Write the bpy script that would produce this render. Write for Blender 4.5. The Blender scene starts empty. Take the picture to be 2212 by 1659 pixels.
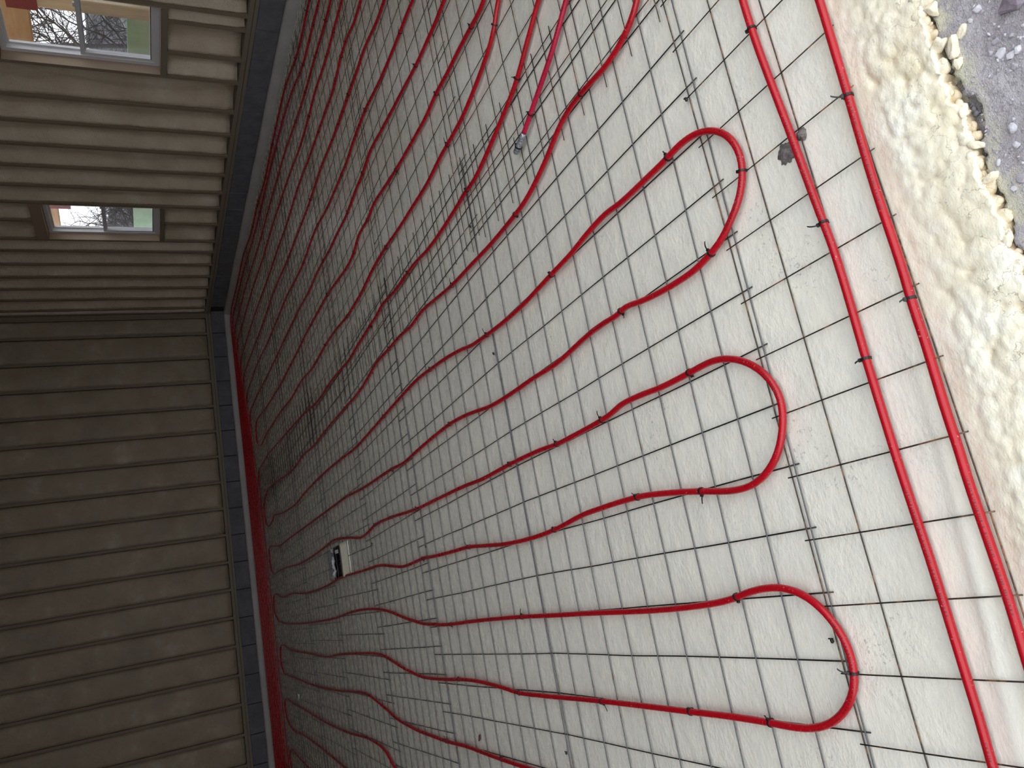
import bpy, bmesh, math, random
import numpy as np
from mathutils import Matrix, Vector

random.seed(7)
sc = bpy.context.scene
COL = sc.collection

# ------------------------------------------------------------------ camera
cam_d = bpy.data.cameras.new('camera')
cam = bpy.data.objects.new('camera', cam_d)
COL.objects.link(cam)
cam_d.sensor_fit = 'HORIZONTAL'
cam_d.sensor_width = 36.0
cam_d.lens = 1665.573 * 36.0 / 2212.0
cam_d.clip_start = 0.02
cam_d.clip_end = 300.0
cam.matrix_world = Matrix((          # a phone held upright whose picture is stored lying on its side
    (-0.1814462, 0.9544471, -0.2368713, 0.32553),
    (-0.3996292, -0.2916483, -0.8690442, -1.43449),
    (-0.8985398, -0.0630241, 0.4343434, 1.41142),
    (0, 0, 0, 1)))
sc.camera = cam

# ------------------------------------------------------------------ light: overcast daylight through the big doorway and the windows
world = bpy.data.worlds.new('overcast')
sc.world = world
world.use_nodes = True
wn = world.node_tree.nodes
bg = wn['Background']
bg.inputs['Color'].default_value = (0.93, 0.955, 1.0, 1)
bg.inputs['Strength'].default_value = 1.0
sc.view_settings.view_transform = 'Standard'
sc.view_settings.look = 'None'
sc.view_settings.gamma = 1.0
sc.view_settings.use_curve_mapping = False
sc.view_settings.exposure = 1.35
sc.cycles.max_bounces = 10
sc.cycles.diffuse_bounces = 7
sc.cycles.transparent_max_bounces = 12
sc.cycles.caustics_reflective = False
sc.cycles.caustics_refractive = False

# ------------------------------------------------------------------ layout of the place (metres)
CELL = 0.1524            # six inch wire grid
XR, YB = 5.35, 11.25     # inner faces of the window wall and of the far wall
XL, YF = -5.0, -0.74     # unseen wall, front wall with the doorway
ZC = 4.60
EDGE_Y = -0.662          # where the sprayed foam stops and the dirt begins
PIPE_R = 0.0095
PIPE_Z = 0.0138

# ------------------------------------------------------------------ material helpers
MAT = {}
def newmat(name, color, rough=0.6, metal=0.0, spec=0.5):
    m = bpy.data.materials.new(name); m.use_nodes = True
    b = m.node_tree.nodes['Principled BSDF']
    b.inputs['Base Color'].default_value = (*color, 1)
    b.inputs['Roughness'].default_value = rough
    b.inputs['Metallic'].default_value = metal
    b.inputs['Specular IOR Level'].default_value = spec
    MAT[name] = m
    return m, m.node_tree, b
def nd(nt, typ, **kw):
    n = nt.nodes.new(typ)
    for k, v in kw.items():
        if k in n.inputs.keys() if hasattr(n.inputs, 'keys') else False:
            n.inputs[k].default_value = v
        else:
            setattr(n, k, v)
    return n
def coords(nt, scale=(1, 1, 1), space='Object'):
    tc = nt.nodes.new('ShaderNodeTexCoord'); mp = nt.nodes.new('ShaderNodeMapping')
    mp.inputs['Scale'].default_value = scale
    if space == 'World':
        g = nt.nodes.new('ShaderNodeNewGeometry'); nt.links.new(g.outputs['Position'], mp.inputs['Vector'])
    else:
        nt.links.new(tc.outputs[space], mp.inputs['Vector'])
    return mp.outputs['Vector']
def noise(nt, vec, scale, detail=3.0, rough=0.5, dist=0.0):
    n = nt.nodes.new('ShaderNodeTexNoise')
    n.inputs['Scale'].default_value = scale; n.inputs['Detail'].default_value = detail
    n.inputs['Roughness'].default_value = rough; n.inputs['Distortion'].default_value = dist
    nt.links.new(vec, n.inputs['Vector'])
    return n.outputs['Fac']
def ramp(nt, fac, stops):
    r = nt.nodes.new('ShaderNodeValToRGB')
    e = r.color_ramp.elements
    while len(e) < len(stops): e.new(0.5)
    for i, (p, c) in enumerate(stops):
        e[i].position = p; e[i].color = (*c, 1) if len(c) == 3 else c
    nt.links.new(fac, r.inputs['Fac'])
    return r.outputs['Color']
def mix(nt, fac, a, b, blend='MIX'):
    m = nt.nodes.new('ShaderNodeMix'); m.data_type = 'RGBA'; m.blend_type = blend
    for sock, v in ((m.inputs[0], fac), (m.inputs[6], a), (m.inputs[7], b)):
        if hasattr(v, 'links') or hasattr(v, 'is_linked'): nt.links.new(v, sock)
        elif isinstance(v, (int, float)): sock.default_value = v
        else: sock.default_value = (*v, 1)
    return m.outputs[2]
def math_n(nt, op, a, b=None):
    m = nt.nodes.new('ShaderNodeMath'); m.operation = op
    for i, v in enumerate((a, b)):
        if v is None: continue
        if isinstance(v, (int, float)): m.inputs[i].default_value = v
        else: nt.links.new(v, m.inputs[i])
    return m.outputs[0]
def bump(nt, b, height, strength, dist, prev=None):
    n = nt.nodes.new('ShaderNodeBump')
    n.inputs['Strength'].default_value = strength; n.inputs['Distance'].default_value = dist
    nt.links.new(height, n.inputs['Height'])
    if prev is not None: nt.links.new(prev, n.inputs['Normal'])
    nt.links.new(n.outputs['Normal'], b.inputs['Normal'])
    return n.outputs['Normal']

# floor foam: pale cream skin with orange-peel relief, scuffs and smudges of dirt
m, nt, b = newmat('floor_foam', (0.75, 0.74, 0.66), 0.42)
v = coords(nt, space='World')
n1 = noise(nt, v, 1.7, 4, 0.6); n2 = noise(nt, v, 14, 4, 0.6)
c = ramp(nt, n1, [(0.3, (0.76, 0.745, 0.665)), (0.55, (0.81, 0.79, 0.70)), (0.75, (0.84, 0.81, 0.69))])
c = mix(nt, ramp(nt, n2, [(0.35, (0, 0, 0)), (0.75, (1, 1, 1))]), c, (0.75, 0.75, 0.68))
sp = nd(nt, 'ShaderNodeSeparateXYZ'); nt.links.new(v, sp.inputs[0])
edge = nd(nt, 'ShaderNodeMapRange'); edge.inputs[1].default_value = -0.40; edge.inputs[2].default_value = -0.62
nt.links.new(sp.outputs['Y'], edge.inputs[0])
nE = noise(nt, v, 9, 5, 0.65, 0.4)
rough_foam = ramp(nt, nE, [(0.35, (0.84, 0.79, 0.59)), (0.5, (0.86, 0.83, 0.67)), (0.62, (0.88, 0.875, 0.775))])
c = mix(nt, edge.outputs[0], c, rough_foam)
lip = nd(nt, 'ShaderNodeMapRange'); lip.inputs[1].default_value = 0.001; lip.inputs[2].default_value = -0.012
nt.links.new(sp.outputs['Z'], lip.inputs[0])
c = mix(nt, math_n(nt, 'MULTIPLY', lip.outputs[0], edge.outputs[0]), c, (0.66, 0.55, 0.37))
crz = nt.nodes.new('ShaderNodeTexNoise'); crz.inputs['Scale'].default_value = 13; crz.inputs['Detail'].default_value = 5; nt.links.new(v, crz.inputs['Vector'])
crk = math_n(nt, 'LESS_THAN', math_n(nt, 'ABSOLUTE', math_n(nt, 'SUBTRACT', crz.outputs['Fac'], 0.5)), 0.0035)
ed2 = nd(nt, 'ShaderNodeMapRange'); ed2.inputs[1].default_value = -0.57; ed2.inputs[2].default_value = -0.62
nt.links.new(sp.outputs['Y'], ed2.inputs[0])
c = mix(nt, math_n(nt, 'MULTIPLY', math_n(nt, 'MULTIPLY', crk, ed2.outputs[0]), 0.55), c, (0.25, 0.20, 0.14))
sm = math_n(nt, 'MULTIPLY', ramp(nt, noise(nt, v, 3.1, 2), [(0.55, (0, 0, 0)), (0.66, (1, 1, 1))]),
            ramp(nt, noise(nt, v, 95, 2, 0.7), [(0.60, (0, 0, 0)), (0.68, (1, 1, 1))]))
c = mix(nt, math_n(nt, 'MULTIPLY', sm, 0.45), c, (0.24, 0.24, 0.25))
nt.links.new(c, b.inputs['Base Color'])
vs = coords(nt, (0.72, 1.0, 1.0), 'World')
h = math_n(nt, 'ADD', math_n(nt, 'MULTIPLY', noise(nt, vs, 26, 2, 0.5), 0.7), math_n(nt, 'MULTIPLY', noise(nt, vs, 95, 1.5, 0.5), 0.34))
h = math_n(nt, 'ADD', h, math_n(nt, 'MULTIPLY', noise(nt, vs, 260, 1, 0.5), 0.16))
patch = ramp(nt, noise(nt, v, 4.5, 3, 0.6), [(0.35, (0.45,) * 3), (0.7, (1, 1, 1))])
h = math_n(nt, 'MULTIPLY', h, patch)
bump(nt, b, h, 0.62, 0.008)
nt.links.new(ramp(nt, noise(nt, v, 22, 3), [(0.3, (0.17,) * 3), (0.7, (0.36,) * 3)]), b.inputs['Roughness'])

# wall foam: darker and more yellow than the floor
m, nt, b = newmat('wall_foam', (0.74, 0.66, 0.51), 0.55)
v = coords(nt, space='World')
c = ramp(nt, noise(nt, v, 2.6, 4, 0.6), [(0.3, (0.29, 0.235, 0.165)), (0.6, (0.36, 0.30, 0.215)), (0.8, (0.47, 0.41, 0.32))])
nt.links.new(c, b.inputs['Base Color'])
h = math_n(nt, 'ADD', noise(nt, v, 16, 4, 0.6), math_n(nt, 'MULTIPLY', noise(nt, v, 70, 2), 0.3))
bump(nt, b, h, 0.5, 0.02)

m, nt, b = newmat('window_wall_foam', (0.55, 0.48, 0.37), 0.5)  # lighter copy of the wall foam, doorway light painted into its colour
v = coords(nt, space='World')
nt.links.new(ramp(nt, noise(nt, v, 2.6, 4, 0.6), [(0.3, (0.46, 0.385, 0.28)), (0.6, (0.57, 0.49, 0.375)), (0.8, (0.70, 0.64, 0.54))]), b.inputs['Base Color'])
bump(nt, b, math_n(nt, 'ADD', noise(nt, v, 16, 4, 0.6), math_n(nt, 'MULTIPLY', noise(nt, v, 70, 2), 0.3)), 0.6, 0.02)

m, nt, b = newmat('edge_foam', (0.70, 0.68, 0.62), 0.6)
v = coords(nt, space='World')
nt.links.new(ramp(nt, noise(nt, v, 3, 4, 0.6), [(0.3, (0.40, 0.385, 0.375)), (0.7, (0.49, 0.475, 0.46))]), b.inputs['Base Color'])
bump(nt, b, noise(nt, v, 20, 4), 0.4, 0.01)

m, nt, b = newmat('wood', (0.55, 0.40, 0.27), 0.65)
v = coords(nt, (14, 14, 1.2), 'Object')
nt.links.new(ramp(nt, noise(nt, v, 2.0, 5, 0.6, 0.6), [(0.3, (0.42, 0.29, 0.19)), (0.55, (0.58, 0.43, 0.30)), (0.75, (0.64, 0.50, 0.36))]), b.inputs['Base Color'])
m, nt, b = newmat('pale_wood', (0.72, 0.60, 0.42), 0.6)
v = coords(nt, (10, 10, 0.9), 'Object')
nt.links.new(ramp(nt, noise(nt, v, 2.0, 5, 0.6, 0.5), [(0.3, (0.62, 0.50, 0.33)), (0.7, (0.80, 0.70, 0.52))]), b.inputs['Base Color'])
m, nt, b = newmat('amber_wood', (0.50, 0.30, 0.15), 0.6)
v = coords(nt, (6, 0.8, 6), 'Object')
nt.links.new(ramp(nt, noise(nt, v, 2.0, 5, 0.6, 0.5), [(0.3, (0.42, 0.23, 0.10)), (0.7, (0.60, 0.40, 0.21))]), b.inputs['Base Color'])

m, nt, b = newmat('concrete_block', (0.27, 0.275, 0.30), 0.9, 0, 0.2)
v = coords(nt, space='World')
nt.links.new(ramp(nt, noise(nt, v, 6, 5, 0.7), [(0.3, (0.115, 0.117, 0.135)), (0.7, (0.18, 0.182, 0.20))]), b.inputs['Base Color'])
bump(nt, b, noise(nt, v, 120, 3), 0.6, 0.004)
newmat('dark_roof', (0.20, 0.15, 0.10), 0.85)
newmat('mortar', (0.04, 0.04, 0.043), 0.95, 0, 0.1)
newmat('sheathing', (0.35, 0.27, 0.18), 0.8)
newmat('plate_wood', (0.22, 0.185, 0.14), 0.8)
newmat('jamb_wood', (0.34, 0.255, 0.185), 0.7)
newmat('dusty_stud', (0.24, 0.19, 0.135), 0.75)
newmat('vinyl', (0.66, 0.66, 0.68), 0.4)
newmat('black_seal', (0.02, 0.02, 0.02), 0.6)

# pipe: red plastic with printed dashes along the crown, dust and scuffs
def pipe_mat(name, base, dust):
    m, nt, b = newmat(name, base, 0.30)
    uv = nt.nodes.new('ShaderNodeUVMap'); uv.uv_map = 'uv'
    s = nd(nt, 'ShaderNodeSeparateXYZ'); nt.links.new(uv.outputs['UV'], s.inputs[0])
    u, w = s.outputs[0], s.outputs[1]
    def along(scale, lo, hi):
        n = nt.nodes.new('ShaderNodeTexNoise'); n.noise_dimensions = '1D'
        n.inputs['Scale'].default_value = scale; n.inputs['Detail'].default_value = 0
        nt.links.new(u, n.inputs['W'])
        return ramp(nt, n.outputs['Fac'], [(lo, (0, 0, 0)), (hi, (1, 1, 1))])
    row = math_n(nt, 'LESS_THAN', math_n(nt, 'ABSOLUTE', math_n(nt, 'SUBTRACT', w, 0.33)), 0.035)
    ink = math_n(nt, 'MULTIPLY', math_n(nt, 'MULTIPLY', row, along(260, 0.50, 0.52)), along(2.2, 0.54, 0.56))
    v = coords(nt, space='World')
    c = ramp(nt, noise(nt, v, 6, 3), [(0.3, tuple(x * 0.9 for x in base)), (0.7, base)])
    d = math_n(nt, 'MULTIPLY', ramp(nt, noise(nt, v, 150, 3, 0.7), [(0.66, (0, 0, 0)), (0.74, (1, 1, 1))]), dust)
    c = mix(nt, d, c, (0.80, 0.50, 0.50))
    c = mix(nt, math_n(nt, 'MULTIPLY', ink, 0.8), c, (0.03, 0.01, 0.01))
    nt.links.new(c, b.inputs['Base Color'])
    nt.links.new(ramp(nt, noise(nt, v, 40, 3), [(0.3, (0.22,) * 3), (0.7, (0.40,) * 3)]), b.inputs['Roughness'])
pipe_mat('red_pipe', (0.41, 0.0035, 0.0115), 0.6)
pipe_mat('pink_pipe', (0.44, 0.010, 0.042), 0.3)

def wire_mat(name, col, rust, amount, rough):
    m, nt, b = newmat(name, col, rough, 0.85)
    v = coords(nt, space='World')
    f = ramp(nt, noise(nt, v, 18, 4, 0.7), [(0.62 - amount, (0, 0, 0)), (0.70 - amount, (1, 1, 1))])
    nt.links.new(mix(nt, f, col, rust), b.inputs['Base Color'])
    inv = math_n(nt, 'SUBTRACT', 0.85, math_n(nt, 'MULTIPLY', f, 0.8))
    nt.links.new(inv, b.inputs['Metallic'])
wire_mat('wire_steel', (0.13, 0.135, 0.15), (0.10, 0.05, 0.028), 0.05, 0.33)
wire_mat('wire_rusty', (0.075, 0.062, 0.052), (0.20, 0.095, 0.042), 0.10, 0.5)
wire_mat('wire_black', (0.040, 0.038, 0.038), (0.09, 0.05, 0.03), 0.02, 0.5)

newmat('black_nylon', (0.008, 0.008, 0.009), 0.45)
m, nt, b = newmat('silver_tape', (0.42, 0.44, 0.49), 0.30, 0.75)
bump(nt, b, noise(nt, coords(nt, (1, 1, 1), 'World'), 160, 3, 0.6, 1.0), 0.9, 0.004)
m, nt, b = newmat('dirt', (0.33, 0.31, 0.33), 0.95, 0, 0.15)
v = coords(nt, space='World')
c = ramp(nt, noise(nt, v, 7, 6, 0.65), [(0.3, (0.33, 0.31, 0.33)), (0.5, (0.46, 0.44, 0.465)), (0.72, (0.58, 0.56, 0.58))])
c = mix(nt, math_n(nt, 'MULTIPLY', ramp(nt, noise(nt, v, 120, 4, 0.7), [(0.5, (0, 0, 0)), (0.62, (1, 1, 1))]), 0.5), c, (0.22, 0.20, 0.22))
sp = nd(nt, 'ShaderNodeSeparateXYZ'); nt.links.new(v, sp.inputs[0])
ov = nd(nt, 'ShaderNodeMapRange'); ov.inputs[1].default_value = -0.73; ov.inputs[2].default_value = -0.68
nt.links.new(sp.outputs['Y'], ov.inputs[0])
spray = math_n(nt, 'MULTIPLY', ov.outputs[0], ramp(nt, noise(nt, v, 16, 4, 0.7), [(0.44, (0, 0, 0)), (0.54, (1, 1, 1))]))
c = mix(nt, spray, c, (0.62, 0.60, 0.46))
nt.links.new(c, b.inputs['Base Color'])
bump(nt, b, math_n(nt, 'ADD', noise(nt, v, 90, 5, 0.7), noise(nt, v, 300, 3, 0.7)), 0.8, 0.006)
for nm, lo, hi in (('stone_pale', (0.42, 0.42, 0.45), (0.58, 0.58, 0.62)), ('stone_grey', (0.30, 0.29, 0.32), (0.42, 0.41, 0.44)), ('stone_dark', (0.17, 0.14, 0.16), (0.30, 0.27, 0.32)), ('gravel_dark', (0.10, 0.10, 0.11), (0.30, 0.30, 0.32))):
    m, nt, b = newmat(nm, lo, 0.85, 0, 0.25)
    nt.links.new(ramp(nt, noise(nt, coords(nt, space='World'), 60, 4, 0.65), [(0.3, lo), (0.7, hi)]), b.inputs['Base Color'])
m, nt, b = newmat('broken_foam', (0.80, 0.74, 0.57), 0.7)
v = coords(nt, space='World')
nt.links.new(ramp(nt, noise(nt, v, 45, 4, 0.6), [(0.3, (0.70, 0.62, 0.45)), (0.6, (0.83, 0.78, 0.62)), (0.8, (0.86, 0.84, 0.74))]), b.inputs['Base Color'])
bump(nt, b, noise(nt, v, 160, 3), 0.4, 0.004)
m, nt, b = newmat('mud', (0.10, 0.085, 0.08), 0.9)
nt.links.new(ramp(nt, noise(nt, coords(nt, space='World'), 130, 4, 0.7), [(0.3, (0.06, 0.05, 0.047)), (0.7, (0.22, 0.20, 0.19))]), b.inputs['Base Color'])
newmat('dead_leaf', (0.10, 0.05, 0.03), 0.8)
newmat('paper', (0.75, 0.75, 0.72), 0.8)
newmat('black_plastic', (0.012, 0.014, 0.016), 0.30)
newmat('grey_poly', (0.40, 0.41, 0.45), 0.45)
newmat('pit_board', (0.85, 0.84, 0.70), 0.7)
newmat('clear_poly', (0.70, 0.72, 0.74), 0.3)
newmat('red_metal', (0.22, 0.018, 0.02), 0.5)
m, nt, b = newmat('green_paint', (0.30, 0.52, 0.32), 0.6)
v = coords(nt, (1, 1.5, 6), 'World')
nt.links.new(ramp(nt, noise(nt, v, 1.0, 3), [(0.3, (0.40, 0.68, 0.42)), (0.7, (0.56, 0.78, 0.58))]), b.inputs['Base Color'])
newmat('bark', (0.10, 0.085, 0.08), 0.9)
m, nt, b = newmat('hill', (0.10, 0.10, 0.09), 0.95, 0, 0.1)
nt.links.new(ramp(nt, noise(nt, coords(nt, space='World'), 1.6, 6, 0.75), [(0.3, (0.06, 0.065, 0.07)), (0.55, (0.15, 0.15, 0.15)), (0.75, (0.30, 0.30, 0.28))]), b.inputs['Base Color'])
m, nt, b = newmat('yard', (0.20, 0.20, 0.14), 0.95, 0, 0.1)
nt.links.new(ramp(nt, noise(nt, coords(nt, space='World'), 1.2, 5, 0.7), [(0.3, (0.16, 0.15, 0.11)), (0.7, (0.26, 0.27, 0.17))]), b.inputs['Base Color'])

# window glass: slightly dusty, tinted pane; insect screen outside the lower sash
def glass_mat(name, tint, dust):
    m = bpy.data.materials.new(name); m.use_nodes = True; nt = m.node_tree; nt.nodes.clear()
    out = nt.nodes.new('ShaderNodeOutputMaterial')
    tr = nt.nodes.new('ShaderNodeBsdfTransparent'); tr.inputs['Color'].default_value = (*tint, 1)
    gl = nt.nodes.new('ShaderNodeBsdfGlossy'); gl.inputs['Roughness'].default_value = 0.03
    df = nt.nodes.new('ShaderNodeBsdfDiffuse'); df.inputs['Color'].default_value = (0.5, 0.52, 0.55, 1)
    m1 = nt.nodes.new('ShaderNodeMixShader'); m2 = nt.nodes.new('ShaderNodeMixShader')
    m1.inputs[0].default_value = 0.05; nt.links.new(tr.outputs[0], m1.inputs[1]); nt.links.new(gl.outputs[0], m1.inputs[2])
    v = coords(nt, space='World')
    d = math_n(nt, 'MULTIPLY', ramp(nt, noise(nt, v, 7, 4, 0.6), [(0.3, (0.6,) * 3), (0.7, (1, 1, 1))]), dust)
    nt.links.new(d, m2.inputs[0]); nt.links.new(m1.outputs[0], m2.inputs[1]); nt.links.new(df.outputs[0], m2.inputs[2])
    nt.links.new(m2.outputs[0], out.inputs[0])
    MAT[name] = m
glass_mat('glass', (0.90, 0.905, 0.92), 0.01)
glass_mat('screen', (0.90, 0.90, 0.91), 0.10)

# ------------------------------------------------------------------ mesh helpers
def link(name, me, mat=None, parent=None, smooth=True):
    if mat and not me.materials: me.materials.append(MAT[mat])
    if smooth and len(me.polygons):
        me.polygons.foreach_set('use_smooth', [True] * len(me.polygons))
    o = bpy.data.objects.new(name, me); COL.objects.link(o)
    if parent is not None: o.parent = parent
    return o
def from_bm(name, bm):
    me = bpy.data.meshes.new(name); bm.to_mesh(me); bm.free(); return me
def pyd(name, vs, fs):
    me = bpy.data.meshes.new(name); me.from_pydata([tuple(map(float, v)) for v in vs], [], [tuple(map(int, f)) for f in fs]); me.update(); return me
def box_me(name, x0, x1, y0, y1, z0, z1, bev=0.0):
    bm = bmesh.new(); bmesh.ops.create_cube(bm, size=1.0)
    for v in bm.verts:
        v.co = Vector(((x0 + x1) / 2 + v.co.x * (x1 - x0), (y0 + y1) / 2 + v.co.y * (y1 - y0), (z0 + z1) / 2 + v.co.z * (z1 - z0)))
    if bev > 0: bmesh.ops.bevel(bm, geom=bm.edges[:], offset=bev, segments=2, affect='EDGES')
    return from_bm(name, bm)
def box(name, x0, x1, y0, y1, z0, z1, mat, parent=None, bev=0.0):
    return link(name, box_me(name, x0, x1, y0, y1, z0, z1, bev), mat, parent, smooth=False)
def tag(o, label=None, cat=None, group=None, kind=None):
    if label: o['label'] = label
    if cat: o['category'] = cat
    if group: o['group'] = group
    if kind: o['kind'] = kind
    return o
def empty(name, loc=(0, 0, 0)):
    o = bpy.data.objects.new(name, None); COL.objects.link(o); o.location = loc; o.empty_display_size = 0.1
    return o

rng = np.random.RandomState(3)
LAT = rng.rand(256, 256)
def vnoise(x, y):
    x = np.asarray(x, float); y = np.asarray(y, float)
    xi = np.floor(x).astype(int); yi = np.floor(y).astype(int); fx = x - xi; fy = y - yi
    fx = fx * fx * (3 - 2 * fx); fy = fy * fy * (3 - 2 * fy)
    a = LAT[xi % 256, yi % 256]; b_ = LAT[(xi + 1) % 256, yi % 256]; c_ = LAT[xi % 256, (yi + 1) % 256]; d_ = LAT[(xi + 1) % 256, (yi + 1) % 256]
    return (a * (1 - fx) + b_ * fx) * (1 - fy) + (c_ * (1 - fx) + d_ * fx) * fy
def fbm(x, y, o=4):
    s = 0.0; a = 0.5
    for i in range(o):
        s = s + a * (vnoise(x * 2 ** i + 17.3 * i, y * 2 ** i + 9.1 * i) - 0.5); a *= 0.5
    return s
def grid_me(name, xs, ys, Z, skip=None):
    nx, ny = len(xs), len(ys)
    X, Y = np.meshgrid(xs, ys)
    co = np.stack([X, Y, Z], -1).reshape(-1, 3)
    fs = []
    for j in range(ny - 1):
        for i in range(nx - 1):
            if skip and skip((xs[i] + xs[i + 1]) / 2, (ys[j] + ys[j + 1]) / 2): continue
            a = j * nx + i; fs.append((a, a + 1, a + nx + 1, a + nx))
    me = bpy.data.meshes.new(name)
    F = np.array(fs, dtype=np.int32)
    me.vertices.add(len(co)); me.vertices.foreach_set('co', co.ravel())
    me.loops.add(F.size); me.loops.foreach_set('vertex_index', F.ravel())
    me.polygons.add(len(F)); me.polygons.foreach_set('loop_start', np.arange(0, F.size, 4)); 
    me.update(calc_edges=True); me.validate()
    return me
def sweep(name, P, r, sides=10, uv=False, caps=True, rad=None):
    P = np.asarray(P, float); n = len(P)
    T = np.gradient(P, axis=0); T /= np.linalg.norm(T, axis=1)[:, None] + 1e-12
    up = np.array([0, 0, 1.0])
    S = np.cross(T, up); ln = np.linalg.norm(S, axis=1)
    S[ln < 1e-3] = np.array([1.0, 0, 0]); S /= np.linalg.norm(S, axis=1)[:, None]
    N = np.cross(S, T)
    R_ = np.full(n, r) if rad is None else np.asarray(rad)
    ang = np.linspace(0, 2 * np.pi, sides, endpoint=False)
    V = P[:, None, :] + R_[:, None, None] * (np.cos(ang)[None, :, None] * S[:, None, :] + np.sin(ang)[None, :, None] * N[:, None, :])
    V = V.reshape(-1, 3)
    fs = []
    for i in range(n - 1):
        for k in range(sides):
            a = i * sides + k; b_ = i * sides + (k + 1) % sides
            fs.append((a, b_, b_ + sides, a + sides))
    nq = len(fs)
    if caps:
        fs.append(tuple(range(sides))[::-1]); fs.append(tuple((n - 1) * sides + k for k in range(sides)))
    me = pyd(name, V, fs)
    if uv:
        d = np.concatenate([[0], np.cumsum(np.linalg.norm(np.diff(P, axis=0), axis=1))])
        L = me.uv_layers.new(name='uv'); arr = np.zeros((len(me.loops), 2))
        q = 0
        for i in range(n - 1):
            for k in range(sides):
                w0, w1 = k / sides, (k + 1) / sides
                arr[q:q + 4] = [(d[i], w0), (d[i], w1), (d[i + 1], w1), (d[i + 1], w0)]; q += 4
        L.data.foreach_set('uv', arr.ravel())
    return me

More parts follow.
